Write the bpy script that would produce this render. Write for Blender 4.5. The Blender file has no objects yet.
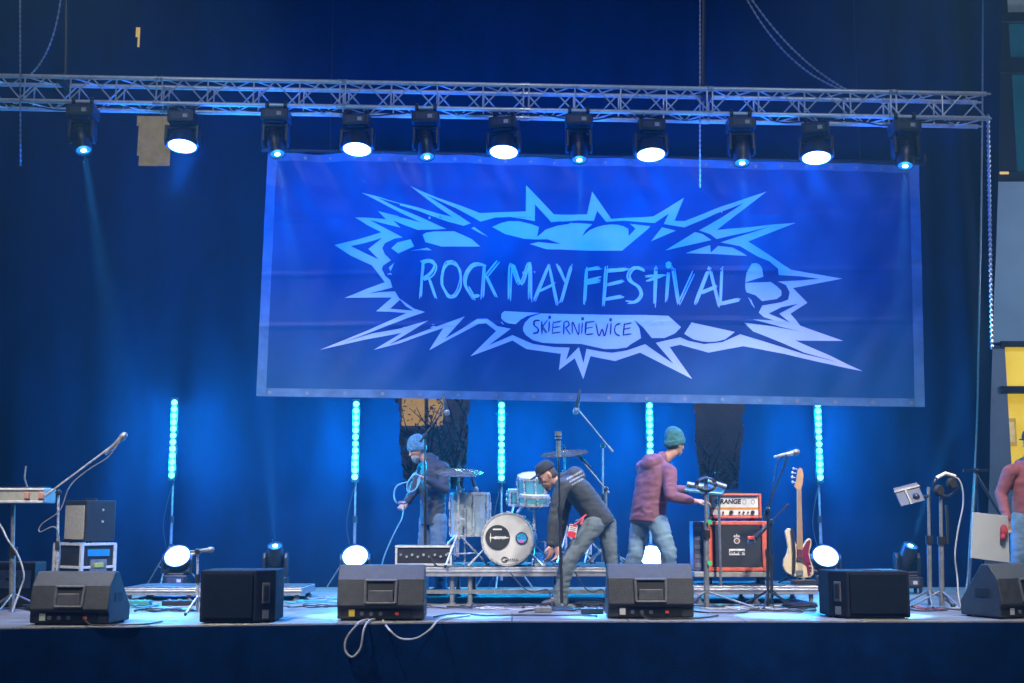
import bpy, bmesh, math, random
from math import radians as R, sin, cos, tan, atan, pi
from mathutils import Vector as V, Matrix, noise
from mathutils.bvhtree import BVHTree
random.seed(7)
SC = bpy.context.scene
COL = SC.collection

# ------------------------------------------------------------------ camera
TH = R(8.15); F = 1250.0; SZ = 1.2; CZ = SZ + 0.85      # stage floor height, camera height
cd = bpy.data.cameras.new('camera'); cam = bpy.data.objects.new('camera', cd); COL.objects.link(cam)
cam.location = (0, 0, CZ); cam.rotation_euler = (R(90) + TH, 0, 0)
cd.sensor_width = 36; cd.lens = F / 1024 * 36; cd.clip_start = 0.05; cd.clip_end = 400
SC.camera = cam
# ------------------------------------------------------------------ world (night) and exposure
wd = bpy.data.worlds.new('World'); SC.world = wd; wd.use_nodes = True
bg = wd.node_tree.nodes['Background']; bg.inputs[0].default_value = (0.0, 0.13, 0.60, 1); bg.inputs[1].default_value = 0.16
SC.view_settings.view_transform = 'Standard'; SC.view_settings.look = 'None'
SC.view_settings.exposure = 0.0; SC.view_settings.gamma = 1.0
cy = SC.cycles
cy.use_denoising = True; cy.max_bounces = 5; cy.volume_bounces = 0; cy.diffuse_bounces = 3; cy.glossy_bounces = 3
cy.transmission_bounces = 2; cy.sample_clamp_indirect = 4; cy.caustics_reflective = False; cy.caustics_refractive = False
cy.volume_step_rate = 4; cy.volume_max_steps = 64

def lamp(name, typ, loc, aim, power, color, size=0.2, spot=40, blend=0.4, parent=None):
    d = bpy.data.lights.new(name, typ); d.energy = power; d.color = color
    if typ == 'SPOT': d.spot_size = R(spot); d.spot_blend = blend; d.shadow_soft_size = size
    elif typ == 'AREA': d.shape = 'SQUARE'; d.size = size
    else: d.shadow_soft_size = size
    o = bpy.data.objects.new(name, d); COL.objects.link(o)
    o.location = loc
    if aim is not None: o.rotation_euler = (V(aim) - V(loc)).to_track_quat('-Z', 'Y').to_euler()
    if parent is not None: o.parent = parent
    return o
# unseen lamps placed high before the stage; more added for truss and banner
WHITE = (1.0, 0.93, 0.84); BLUE = (0.04, 0.42, 1.0)
for sx in (-1, 1):
    lamp('unseen_front_lamp', 'SPOT', (sx*4.5, 7.0, 8.2), (sx*2.4, 12.9, 1.7), 3600, WHITE, 0.18, 40, 0.8)  # unseen source of the white front light
    lamp('unseen_top_lamp', 'SPOT', (sx*3.6, 8.6, 8.6), (sx*3.0, 12.2, 1.2), 3000, WHITE, 0.25, 72, 0.7)  # unseen, set overhead so the monitor tops catch light
for tx in (-4.2, 0, 4.2): lamp('truss_fill_lamp', 'SPOT', (tx, 8.4, 9.6), (tx, 13.2, 7.35), 300, (0.92, 0.95, 1.0), 0.3, 64, 1.0)  # added white lamps that brighten the truss
for sx in (-1, 1):
    lamp('banner_fill_lamp', 'SPOT', (sx*4.2, 4.5, 4.0), (sx*1.6, 14.8, 5.0), 470, BLUE, 0.35, 44, 0.8)  # added blue lamps that light the banner evenly

# ------------------------------------------------------------------ helpers
def W(px, py, Y):
    t = (341.5 - py) / F; dz = Y * tan(TH + atan(t)); c = Y * cos(TH) + dz * sin(TH)
    return V(((px - 512) / F * c, Y, CZ + dz))
def G(px, Y, z=SZ):
    dz = z - CZ; c = Y * cos(TH) + dz * sin(TH)
    return V(((px - 512) / F * c, Y, z))
def proj(p):
    dz = p[2] - CZ; c = p[1]*cos(TH) + dz*sin(TH); u = -p[1]*sin(TH) + dz*cos(TH)
    return 512 + F*p[0]/c, 341.5 - F*u/c
def PX(Y, z=SZ):                       # metres per pixel at depth Y
    return (Y*cos(TH) + (z - CZ)*sin(TH)) / F

MATS = {}
def mat(name, col, rough=0.5, metal=0.0, var=0.15, scale=8.0, bump=0.0, bscale=40.0, emis=None, estr=0.0, spec=0.5, stretch=None, col2=None):
    if name in MATS: return MATS[name]
    m = bpy.data.materials.new(name); m.use_nodes = True; nt = m.node_tree; b = nt.nodes['Principled BSDF']
    b.inputs['Roughness'].default_value = rough; b.inputs['Metallic'].default_value = metal
    b.inputs['Specular IOR Level'].default_value = spec
    tc = nt.nodes.new('ShaderNodeTexCoord'); mp = nt.nodes.new('ShaderNodeMapping')
    nt.links.new(tc.outputs['Object'], mp.inputs[0])
    if stretch: mp.inputs['Scale'].default_value = stretch
    n = nt.nodes.new('ShaderNodeTexNoise'); n.inputs['Scale'].default_value = scale; n.inputs['Detail'].default_value = 6
    nt.links.new(mp.outputs[0], n.inputs['Vector'])
    r = nt.nodes.new('ShaderNodeValToRGB')
    c = V(col); lo = c * (1 - var); hi = V(col2) if col2 else c * (1 + var)
    r.color_ramp.elements[0].position = 0.3; r.color_ramp.elements[1].position = 0.7
    r.color_ramp.elements[0].color = (*lo, 1); r.color_ramp.elements[1].color = (*hi, 1)
    nt.links.new(n.outputs['Fac'], r.inputs[0]); nt.links.new(r.outputs[0], b.inputs['Base Color'])
    rr = nt.nodes.new('ShaderNodeMapRange'); rr.inputs['To Min'].default_value = max(0.02, rough - 0.12); rr.inputs['To Max'].default_value = min(1, rough + 0.12)
    nt.links.new(n.outputs['Fac'], rr.inputs['Value']); nt.links.new(rr.outputs[0], b.inputs['Roughness'])
    if bump:
        n2 = nt.nodes.new('ShaderNodeTexNoise'); n2.inputs['Scale'].default_value = bscale; n2.inputs['Detail'].default_value = 4
        nt.links.new(mp.outputs[0], n2.inputs['Vector'])
        bp = nt.nodes.new('ShaderNodeBump'); bp.inputs['Strength'].default_value = bump; bp.inputs['Distance'].default_value = 0.02
        nt.links.new(n2.outputs['Fac'], bp.inputs['Height']); nt.links.new(bp.outputs[0], b.inputs['Normal'])
    if emis: b.inputs['Emission Color'].default_value = (*emis, 1); b.inputs['Emission Strength'].default_value = estr
    MATS[name] = m; return m

WLOC = {}
class MB:
    def __init__(s): s.v = []; s.f = []; s.M = Matrix()
    def add(s, vs, fs):
        k = len(s.v); s.v += [s.M @ V(p) for p in vs]; s.f += [[i + k for i in q] for q in fs]; return s
    def box(s, c, d, rot=None):
        x, y, z = d[0]/2, d[1]/2, d[2]/2; c = V(c)
        vs = [V((a*x, b*y, e*z)) for a in (-1, 1) for b in (-1, 1) for e in (-1, 1)]
        if rot is not None: vs = [rot @ p for p in vs]
        return s.add([c + p for p in vs], [(0,1,3,2),(4,6,7,5),(0,4,5,1),(2,3,7,6),(0,2,6,4),(1,5,7,3)])
    def bar(s, p0, p1, w, h):                      # rectangular bar between two points
        p0, p1 = V(p0), V(p1); d = p1 - p0; q = d.to_track_quat('Z', 'Y').to_matrix()
        return s.box((p0 + p1)/2, (w, h, d.length), q)
    def tube(s, pts, r, seg=8, cap=True):
        pts = [V(p) for p in pts]; n = len(pts); rs = r if isinstance(r, (list, tuple)) else [r]*n
        vs = []; fs = []; ref = None
        for i, p in enumerate(pts):
            t = (pts[min(i+1, n-1)] - pts[max(i-1, 0)])
            if t.length < 1e-9: t = V((0, 0, 1))
            t.normalize()
            if ref is None: ref = t.orthogonal().normalized()
            ref = (ref - t*ref.dot(t)); ref = ref.normalized() if ref.length > 1e-6 else t.orthogonal().normalized()
            b = t.cross(ref)
            vs += [p + (ref*cos(2*pi*k/seg) + b*sin(2*pi*k/seg))*rs[i] for k in range(seg)]
        for i in range(n-1):
            for k in range(seg):
                a = i*seg + k; c = i*seg + (k+1) % seg
                fs.append((a, c, c+seg, a+seg))
        if cap: fs.append(tuple(reversed(range(seg)))); fs.append(tuple(range((n-1)*seg, n*seg)))
        return s.add(vs, fs)
    def cyl(s, p0, p1, r0, r1=None, seg=16): return s.tube([p0, p1], [r0, r0 if r1 is None else r1], seg)
    def lathe(s, prof, o=(0,0,0), axis=(0,0,1), seg=24):
        a = V(axis).normalized(); q = a.orthogonal().normalized(); b = a.cross(q); o = V(o)
        vs = [o + a*h + (q*cos(2*pi*k/seg) + b*sin(2*pi*k/seg))*max(r, 1e-4) for r, h in prof for k in range(seg)]
        fs = []
        for i in range(len(prof)-1):
            for k in range(seg):
                x = i*seg+k; y = i*seg+(k+1) % seg; fs.append((x, y, y+seg, x+seg))
        fs.append(tuple(reversed(range(seg)))); fs.append(tuple(range((len(prof)-1)*seg, len(prof)*seg)))
        return s.add(vs, fs)
    def prism(s, pts, dvec):
        n = len(pts); pts = [V(p) for p in pts]; d = V(dvec)
        return s.add(pts + [p + d for p in pts], [tuple(range(n)), tuple(reversed(range(n, 2*n)))] + [(i, i+n, (i+1) % n + n, (i+1) % n) for i in range(n)])
    def ell(s, c, ax, ay, az, nu=14, nv=9):
        c, ax, ay, az = V(c), V(ax), V(ay), V(az); vs = []; fs = []
        for j in range(nv+1):
            t = pi*j/nv
            vs += [c + az*cos(t) + (ax*cos(2*pi*k/nu) + ay*sin(2*pi*k/nu))*max(sin(t), 1e-3) for k in range(nu)]
        for j in range(nv):
            for k in range(nu):
                a = j*nu+k; b = j*nu+(k+1) % nu; fs.append((a, a+nu, b+nu, b))
        fs.append(tuple(range(nu))); fs.append(tuple(reversed(range(nv*nu, nv*nu+nu))))
        return s.add(vs, fs)
    def ball(s, c, r, nu=12, nv=8): return s.ell(c, (r,0,0), (0,r,0), (0,0,r), nu, nv)
    def caps(s, p0, p1, r0, r1, seg=12):
        s.cyl(p0, p1, r0, r1, seg); s.ball(p0, r0); s.ball(p1, r1); return s
    def chain_caps(s, pts, rs):
        for i in range(len(pts)-1): s.caps(pts[i], pts[i+1], rs[i], rs[i+1])
        return s
    def loft(s, secs, seg=20, power=2.4):              # (centre, half-width vector, half-depth vector)
        vs = []; fs = []
        for c, a, b in secs:
            for k in range(seg):
                t = 2*pi*k/seg; x, y = cos(t), sin(t)
                x = math.copysign(abs(x)**(2/power), x); y = math.copysign(abs(y)**(2/power), y)
                vs.append(V(c) + V(a)*x + V(b)*y)
        for i in range(len(secs)-1):
            for k in range(seg):
                a = i*seg+k; b = i*seg+(k+1) % seg; fs.append((a, b, b+seg, a+seg))
        fs.append(tuple(reversed(range(seg)))); fs.append(tuple(range((len(secs)-1)*seg, len(secs)*seg)))
        return s.add(vs, fs)
    def build(s, name, m, parent=None, origin=None, bevel=0.0, smooth=False, fix=True, seg=2):
        pw = WLOC[parent.name] if parent is not None else V((0, 0, 0))
        o0 = V(origin) if origin is not None else (pw if parent is not None else V((0, 0, 0)))
        me = bpy.data.meshes.new(name); me.from_pydata([p - o0 for p in s.v], [], s.f)
        if fix:
            bm = bmesh.new(); bm.from_mesh(me); bmesh.ops.recalc_face_normals(bm, faces=bm.faces); bm.to_mesh(me); bm.free()
        for mm in (m if isinstance(m, (list, tuple)) else [m]): me.materials.append(mm)
        o = bpy.data.objects.new(name, me); COL.objects.link(o)
        o.location = o0 - pw; WLOC[o.name] = o0.copy()
        if parent is not None: o.parent = parent
        if smooth: shade(o, smooth if smooth is not True else 40)
        if bevel:
            b = o.modifiers.new('bevel', 'BEVEL'); b.width = bevel; b.segments = seg; b.limit_method = 'ANGLE'; b.angle_limit = R(35)
        return o
def shade(o, ang=40):
    me = o.data; me.polygons.foreach_set('use_smooth', [True]*len(me.polygons))
    bm = bmesh.new(); bm.from_mesh(me)
    for e in bm.edges:
        if len(e.link_faces) == 2 and e.calc_face_angle(0) > R(ang): e.smooth = False
    bm.to_mesh(me); bm.free()
def tag(o, label=None, cat=None, group=None, kind=None):
    if label: o['label'] = label
    if cat: o['category'] = cat
    if group: o['group'] = group
    if kind: o['kind'] = kind
    return o
def thing(name, loc, label, cat, group=None):
    o = bpy.data.objects.new(name, None); COL.objects.link(o); o.location = loc; o.empty_display_size = 0.1
    WLOC[o.name] = V(loc); return tag(o, label, cat, group)
def kids(o): return [c for c in bpy.data.objects if c.parent == o]
def dup(o, loc=None, label=None, rz=None, parent=None):
    c = o.copy(); COL.objects.link(c)
    if parent is not None: c.parent = parent
    if loc is not None: c.location = loc; WLOC[c.name] = V(loc)
    if label: c['label'] = label
    if rz is not None: c.rotation_euler.z = rz
    for ch in kids(o): dup(ch, parent=c)
    return c
def bez(pts, n=8):                                     # smooth Catmull-Rom polyline
    pts = [V(p) for p in pts]; out = []
    P = [pts[0]*2 - pts[1]] + pts + [pts[-1]*2 - pts[-2]]
    for i in range(1, len(P)-2):
        a, b, c, d = P[i-1:i+3]
        for k in range(n):
            t = k/n; out.append(0.5*((2*b) + (c-a)*t + (2*a-5*b+4*c-d)*t*t + (3*b-a-3*c+d)*t**3))
    return out + [pts[-1]]
def text_mesh(name, body, size, m, parent, loc, rot, shear=0.0, off=0.0, ext=0.002, space=1.0):
    cu = bpy.data.curves.new('text', 'FONT'); cu.body = body; cu.size = size; cu.align_x = 'CENTER'; cu.align_y = 'CENTER'
    cu.extrude = ext; cu.shear = shear; cu.offset = off; cu.space_character = space
    t = bpy.data.objects.new('text', cu); COL.objects.link(t); bpy.context.view_layer.update()
    me = bpy.data.meshes.new_from_object(t.evaluated_get(bpy.context.evaluated_depsgraph_get()))
    bpy.data.objects.remove(t); bpy.data.curves.remove(cu)
    me.materials.clear(); me.materials.append(m)
    o = bpy.data.objects.new(name, me); COL.objects.link(o); o.parent = parent
    o.location = V(loc) - WLOC[parent.name]; o.rotation_euler = rot; WLOC[o.name] = V(loc)
    return o

# ------------------------------------------------------------------ materials
ALU = mat('aluminium', (0.66, 0.68, 0.71), 0.42, 0.35, 0.12, 20, 0.05)
STEEL = mat('chrome_steel', (0.55, 0.57, 0.6), 0.28, 0.5, 0.1, 20)
BLACK = mat('black_plastic', (0.018, 0.019, 0.022), 0.5, 0, 0.3, 30, 0.15, 300)
BLACKM = mat('black_metal', (0.025, 0.026, 0.03), 0.4, 0.3, 0.3, 25)
GREYM = mat('grey_metal', (0.20, 0.21, 0.22), 0.4, 0.35, 0.25, 25)
CAB = mat('speaker_cabinet', (0.026, 0.030, 0.035), 0.55, 0, 0.3, 14, 0.35, 160)
GRILLE = mat('speaker_grille', (0.02, 0.02, 0.024), 0.5, 0.3, 0.3, 40, 0.5, 260)
RUBBER = mat('rubber', (0.012, 0.012, 0.013), 0.75, 0, 0.3, 30)
CABLE = mat('black_cable', (0.02, 0.021, 0.023), 0.5, 0, 0.2, 30)
CABLEG = mat('grey_cable', (0.35, 0.36, 0.37), 0.5, 0, 0.15, 30)
CABLEB = mat('teal_cable', (0.05, 0.3, 0.35), 0.5, 0, 0.15, 30)
LEDM = mat('led_lens', (0.1, 0.2, 0.2), 0.3, 0, 0.02, 10, emis=(0.20, 0.86, 1.0), estr=2.6)
WASHM = mat('wash_lens', (0.8, 0.9, 1), 0.3, 0, 0.02, 10, emis=(0.62, 0.80, 1.0), estr=5)
BEAMM = mat('beam_lens', (0.02, 0.05, 0.1), 0.2, 0, 0.02, 10, emis=(0.01, 0.22, 1.0), estr=0.9)
BEAMC = mat('beam_core', (0.8, 0.9, 1), 0.3, 0, 0.02, 10, emis=(0.55, 0.85, 1.0), estr=8)
RED = mat('red_tolex', (0.66, 0.115, 0.055), 0.55, 0, 0.15, 30, 0.3, 250)
WHITEP = mat('white_plastic', (0.7, 0.7, 0.7), 0.45, 0, 0.06, 10)
CREAM = mat('cream_panel', (0.62, 0.58, 0.50), 0.4, 0, 0.08, 12)

# ------------------------------------------------------------------ the setting
b = MB(); b.box((0, 15, -0.15), (160, 160, 0.3)); o = b.build('ground', mat('asphalt', (0.05, 0.05, 0.052), 0.85, 0, 0.3, 3, 0.4, 60)); tag(o, kind='structure')
def edge_y(x): return 10.95 + 0.165*min(0.0, x)
FL = mat('stage_boards', (0.155, 0.15, 0.142), 0.5, 0, 0.45, 3.0, 0.25, 30, stretch=(0.6, 2.2, 1))
b = MB()
x = -9.0
while x < 9.0:                                       # deck made of 2 m x 1 m panels with thin joints
    for j, y in enumerate((12.0, 13.0, 14.0, 15.0, 16.0)):
        b.box((x + 1.0, y + 0.5, SZ - 0.03), (1.994, 0.994, 0.06))
    for xa in (x, x + 1.0):                          # the front row follows the slightly bowed stage edge
        b.prism([(xa + .003, edge_y(xa), SZ - .06), (xa + .997, edge_y(xa + 1), SZ - .06), (xa + .997, 11.997, SZ - .06), (xa + .003, 11.997, SZ - .06)], (0, 0, .06))
    x += 2.0
o = b.build('stage_deck', FL, bevel=0.004, seg=1); tag(o, kind='structure')
b = MB()
for xa, xb in ((-9, 0), (0, 9)): b.prism([(xa, edge_y(xa) - .034, SZ - .08), (xb, edge_y(xb) - .034, SZ - .08), (xb, edge_y(xb) - .003, SZ - .08), (xa, edge_y(xa) - .003, SZ - .08)], (0, 0, .07))
o = b.build('stage_edge_strip', mat('edge_strip', (0.16, 0.165, 0.17), 0.4, 0.5, 0.3, 12)); tag(o, kind='structure')
b = MB(); n = 900; vs = []; fs = []
for i in range(n+1):
    x = -9 + 18*i/n; y = edge_y(x) - 0.05 - 0.020*sin(x*7 + 1.3*sin(x*1.7)) - 0.010*sin(x*19 + 2*sin(x*2.3)) - 0.012*noise.noise((x*3, 0, 5))
    vs += [(x, y, 0.02), (x, y + 0.004, 0.6), (x, edge_y(x) - 0.037, SZ - 0.014)]
for i in range(n):
    for j in range(2): fs.append((i*3+j, i*3+3+j, i*3+4+j, i*3+1+j))
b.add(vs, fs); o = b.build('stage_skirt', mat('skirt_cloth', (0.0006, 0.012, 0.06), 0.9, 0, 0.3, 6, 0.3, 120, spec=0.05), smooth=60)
tag(o, 'black cloth skirt covering the front of the stage below the deck', 'stage skirt')

# --- back curtain with the gaps through which the street behind shows
HOLES = [(138, 119, 170, 162), (136.5, 31, 139.5, 44), (394, 378, 472, 484), (690, 380, 747, 484)]
YB = 16.4
CURT = mat('backdrop_cloth', (0.0006, 0.013, 0.046), 0.85, 0, 0.25, 3, 0.15, 150, spec=0.08, stretch=(1, 1, 0.4))
b = MB()
xl = W(-90, 400, YB).x; cols = 520; rows = 60; zb, zt = SZ, 9.6
def curtain_y(x, z):
    k = 0.028*sin(x*5.2 + 1.5*sin(x*0.9)) + 0.018*sin(x*11 + 2*noise.noise((x*0.7, z*0.12, 2)))
    k *= 0.40 + 0.45*noise.noise((x*0.5, z*0.2, 9)) + 1.3*min(1, max(0, (x - 5.0)))
    return YB + k + 0.02*noise.noise((x*1.5, z*1.3, 4))
vs = []; fs = []
for j in range(rows+1):
    z = zb + (zt - zb)*j/rows
    xr = W(978, 590, YB).x + (W(1003, 0, YB).x - W(978, 590, YB).x)*(j/rows)**0.7
    for i in range(cols+1):
        x = xl + (xr - xl)*i/cols; vs.append(V((x, curtain_y(x, z), z)))
for j in range(rows):
    for i in range(cols):
        q = (j*(cols+1)+i, j*(cols+1)+i+1, (j+1)*(cols+1)+i+1, (j+1)*(cols+1)+i)
        c = sum((vs[k] for k in q), V((0,0,0)))/4; u, w = proj(c)
        wv = (5*noise.noise((w*.035, 3, 1)) + (w - 380)*.10) if w > 300 else 0
        if any(h[0] + wv*(1 + .4*noise.noise((w*.06, 8, 2))) <= u <= h[2] - wv*.8 and h[1] <= w <= h[3] for h in HOLES): continue
        fs.append(q)
b.add(vs, fs); o = b.build('backdrop_curtain', CURT, smooth=70, fix=False)
tag(o, 'tall dark blue backdrop curtain hanging across the whole back of the stage', 'curtain')
# ------------------------------------------------------------------ buildings and trees of the street behind
YW = 20.0
PLASTER = mat('street_plaster', (0.22, 0.15, 0.13), 0.9, 0, 0.3, 1.5, 0.2, 30)
LIT = mat('lit_window', (0.8, 0.6, 0.2), 0.5, 0, 0.2, 2.0, emis=(1.0, 0.62, 0.16), estr=0.55)
LITD = mat('lit_window_dim', (0.4, 0.3, 0.12), 0.5, 0, 0.6, 5.0, emis=(0.55, 0.44, 0.17), estr=0.28)
town = thing('town_house', (0, YW, 0), 'plastered house behind the stage with a yellow lit window high up', 'house')
b = MB(); b.box((-1.5, YW + 0.3, 5.8), (19, 0.6, 11.6)); b.build('wall', PLASTER, town)
def win(px0, py0, px1, py1, m, Y, root, frame=True):
    p, q = W(px0, py1, Y), W(px1, py0, Y)
    b = MB(); b.box(((p.x+q.x)/2, Y - 0.02, (p.z+q.z)/2), (q.x-p.x, 0.02, q.z-p.z)); f = b.build('window', m, root)
    if frame:
        b = MB(); w = 0.06
        for x in (p.x, (p.x*0.42+q.x*0.58), q.x): b.box((x, Y - 0.05, (p.z+q.z)/2), (w, 0.05, q.z-p.z+w))
        for z in (p.z, q.z): b.box(((p.x+q.x)/2, Y - 0.052, z), (q.x-p.x+w, 0.05, w))
        b.build('frame', mat('window_frame', (0.25, 0.23, 0.2), 0.6, 0, 0.1, 10), f)
win(112, 112, 185, 168, LITD, YW, town, False); win(128, 25, 146, 50, LIT, YW, town, False)
win(400, 396, 446, 428, mat('lit_window_low', (0.5, 0.35, 0.1), 0.5, 0, 0.3, 5.0, emis=(1.0, 0.58, 0.10), estr=0.34), YW, town)
BARK = mat('bark', (0.035, 0.026, 0.02), 0.9, 0, 0.3, 20, 0.4, 60)
LEAF = mat('leaf', (0.05, 0.06, 0.025), 0.7, 0, 0.4, 6)
def tree(px, Y, h, label, seed, nl=3):
    rnd = random.Random(seed); base = V((G(px, Y, 0).x, Y, 0))
    root = thing('street_tree', base, label, 'tree')
    t = MB(); l = MB()
    def branch(p, d, L, r, lev):
        q = p + d*L; mid = p + d*L*0.5 + V((rnd.uniform(-1,1), rnd.uniform(-1,1), 0))*L*0.06
        t.tube([p, mid, q], [r, r*0.8, r*0.55], 6)
        if lev > 1:
            for k in range(nl*3):
                c = p + d*L*rnd.uniform(0.2, 1.05) + V((rnd.gauss(0,.22), rnd.gauss(0,.22), rnd.gauss(0,.18)))
                a = V((rnd.gauss(0,1), rnd.gauss(0,1), rnd.gauss(0,1))).normalized()*rnd.uniform(.025,.05); e = a.orthogonal().normalized()*rnd.uniform(.012,.025)
                l.add([c-a, c-e, c+a, c+e], [(0,1,2,3)])
        if lev < 4:
            for k in range(3 if lev else 5):
                nd = (d*0.7 + V((rnd.uniform(-1,1), rnd.uniform(-1,1), rnd.uniform(-.1,.7)))*0.75).normalized()
                branch(q - d*L*rnd.uniform(0, .35), nd, L*rnd.uniform(.6,.8), r*0.55, lev+1)
    branch(base, V((0.03, 0, 1)).normalized(), h*0.34, h*0.022, 0)
    t.build('trunk', BARK, root, fix=False); l.build('crown', LEAF, root, fix=False)
tree(425, 18.6, 4.8, 'bare street tree in front of the yellow window behind the drum kit', 3, 2)
tree(722, 18.6, 4.2, 'dark street tree behind the gap above the amplifier', 8)

lamp('wall_fill_light', 'POINT', (-0.5, 17.6, 7.5), None, 95, (1.0, 0.62, 0.5), 0.2)  # added to brighten the house wall; light only, no lamp post
lamp('wall_fill_light', 'POINT', (4.0, 17.6, 7.0), None, 85, (0.85, 0.72, 0.9), 0.2)  # added fill for the wall behind the right gap
lamp('facade_fill_light', 'POINT', (11.5, 16.6, 6.0), None, 650, (0.62, 0.75, 1.0), 0.3)  # added out of view to brighten the side building
# right-hand building with a panelled front, seen past the curtain's edge
YR = 18.5
side = thing('side_building', (9, YR, 0), 'grey building beside the curtain with dark glass above and a yellow lit doorway', 'building')
SIDEW = mat('side_wall', (0.27, 0.30, 0.36), 0.7, 0, 0.12, 2, 0.1, 30)
def slab(name, px0, py0, px1, py1, m, Y, th, root):
    p, q = W(px0, py1, Y), W(px1, py0, Y)
    b = MB(); b.box(((p.x+q.x)/2, Y + th/2, (p.z+q.z)/2), (q.x-p.x, th, q.z-p.z)); return b.build(name, m, root, bevel=0.006, seg=1)
DKF = mat('dark_frame', (0.02, 0.022, 0.028), 0.5, 0.2, 0.2, 10)
TEAL = mat('teal_glass', (0.012, 0.07, 0.10), 0.12, 0, 0.5, 0.8, emis=(0.02, 0.12, 0.17), estr=0.25)  # faint emission stands in for reflected light on the glass
slab('wall', 965, 345, 1005, 610, SIDEW, YR, 0.5, side)                    # wall left of the doorway
slab('panel', 990, 181, 1130, 343, mat('pale_panel', (0.30, 0.42, 0.52), 0.6, 0, 0.1, 1.5), YR - 0.02, 0.3, side)
slab('cornice', 985, 172, 1130, 181, DKF, YR - 0.06, 0.4, side)
for a, c in ((12, 22), (57, 73), (-60, -40)): slab('frame', 985, a, 1130, c, DKF, YR - 0.03, 0.4, side)
slab('frame', 985, -60, 1004, 172, DKF, YR - 0.01, 0.4, side)
slab('window', 1003, 22, 1130, 57, TEAL, YR + 0.05, 0.05, side); slab('window', 1003, 73, 1130, 172, TEAL, YR + 0.05, 0.05, side)
slab('window', 1003, -40, 1130, 12, mat('pale_glow_pane', (0.3, 0.33, 0.35), 0.6, emis=(0.2, 0.24, 0.26), estr=0.25), YR + 0.05, 0.05, side)  # pale pane brightened by emission of its own
slab('lit_strip', 1000, 171.5, 1009, 174, LIT, YR - 0.09, 0.02, side)
YEL = mat('lit_room', (0.8, 0.55, 0.08), 0.7, 0, 0.45, 2.0, emis=(1.0, 0.66, 0.02), estr=0.62)
slab('window', 1003, 346, 1130, 386, YEL, YR + 0.04, 0.05, side)
slab('frame', 1001, 386, 1130, 393, DKF, YR - 0.02, 0.3, side); slab('frame', 1001, 341, 1130, 346.5, DKF, YR - 0.05, 0.3, side)
dw = slab('doorway', 1003, 393, 1130, 610, YEL, YR + 0.12, 0.05, side)
fr = slab('picture_frame', 1006, 418, 1016, 446, mat('lit_gold_frame', (0.5, 0.36, 0.1), 0.5, 0.3, 0.2, 10, emis=(0.6, 0.4, 0.04), estr=0.5), YR + 0.08, 0.03, dw)  # room light on the frame put in as emission
slab('picture_frame', 1008, 422, 1014, 442, mat('lit_picture_paper', (0.6, 0.5, 0.3), 0.5, 0, 0.3, 12, emis=(0.85, 0.62, 0.2), estr=0.5), YR + 0.065, 0.01, dw)  # paper glows by itself in place of room light

# ------------------------------------------------------------------ banner
YN = 14.9
def bwave(x, z):
    top = max(0.0, (z - 5.3)/1.4)
    return 0.020*sin(x*1.9 + 0.8) + 0.03*noise.noise((x*0.8, z*0.35, 1)) + top*0.10*noise.noise((x*2.9 + z*1.6, z*0.7, 7)) \
        + 0.016*noise.noise((x*3.2 - z*1.9, z*1.0, 3)) - sum(0.008*math.exp(-((z - zz - 0.010*x)/0.02)**2) for zz in (4.40, 5.03, 5.72))
def onb(px, py, off=0.0):
    p = W(px, py, YN); k = (p.y + bwave(p.x, p.z) - off)/p.y
    return V((p.x, YN + bwave(p.x, p.z) - off, p.z))
CO = dict(TL=(267, 152), TR=(919, 165), BR=(924.5, 407), BL=(256, 396))
def bl(u, v):
    a = V(CO['TL'])*(1-u) + V(CO['TR'])*u; c = V(CO['BL'])*(1-u) + V(CO['BR'])*u; return a*(1-v) + c*v
bo = thing('stage_banner', W(590, 396, YN), 'wide dark blue festival banner with a light blue jagged burst and white hems', 'banner')
def bmat(name, col, rough, streak=True):
    m = mat(name, col, rough, 0, 0.10, 1.3, 0.04, 25); return m
def sheet(u0, v0, u1, v1, nu, nv, off):
    b = MB(); vs = [onb(*bl(u0+(u1-u0)*i/nu, v0+(v1-v0)*j/nv), off) for j in range(nv+1) for i in range(nu+1)]
    b.add(vs, [(j*(nu+1)+i, (j+1)*(nu+1)+i, (j+1)*(nu+1)+i+1, j*(nu+1)+i+1) for j in range(nv) for i in range(nu)]); return b
VIN = mat('banner_vinyl', (0.006, 0.066, 0.17), 0.42, 0, 0.22, 1.1, 0.05, 25, spec=0.28)
HEM = mat('banner_hem', (0.06, 0.17, 0.29), 0.5, 0, 0.25, 5, 0.1, 30)
HEMT = mat('banner_hem_top', (0.06, 0.15, 0.26), 0.5, 0, 0.3, 5, 0.1, 30)
sheet(0, 0, 1, 1, 170, 110, 0.0).build('cloth', VIN, bo, smooth=80, fix=False)
sheet(0.0, 0.0, 0.0145, 1, 3, 110, 0.004).build('hem', HEM, bo, smooth=80, fix=False)
sheet(0.985, 0.0, 1, 1, 3, 110, 0.004).build('hem', HEM, bo, smooth=80, fix=False)
sheet(0.015, 0.0, 0.9845, 0.032, 170, 3, 0.005).build('hem', HEMT, bo, smooth=80, fix=False)
sheet(0.015, 0.966, 0.9845, 1, 170, 3, 0.005).build('hem', HEMT, bo, smooth=80, fix=False)
ART = mat('banner_print', (0.62, 0.66, 0.97), 0.45, 0, 0.10, 1.0, 0.03, 25)
INK = mat('banner_ink', (0.006, 0.052, 0.15), 0.42, 0, 0.15, 1.1, 0.05, 25, spec=0.28)
INK2 = mat('badge_ink', (0.012, 0.02, 0.10), 0.45, 0, 0.1, 2)
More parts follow.
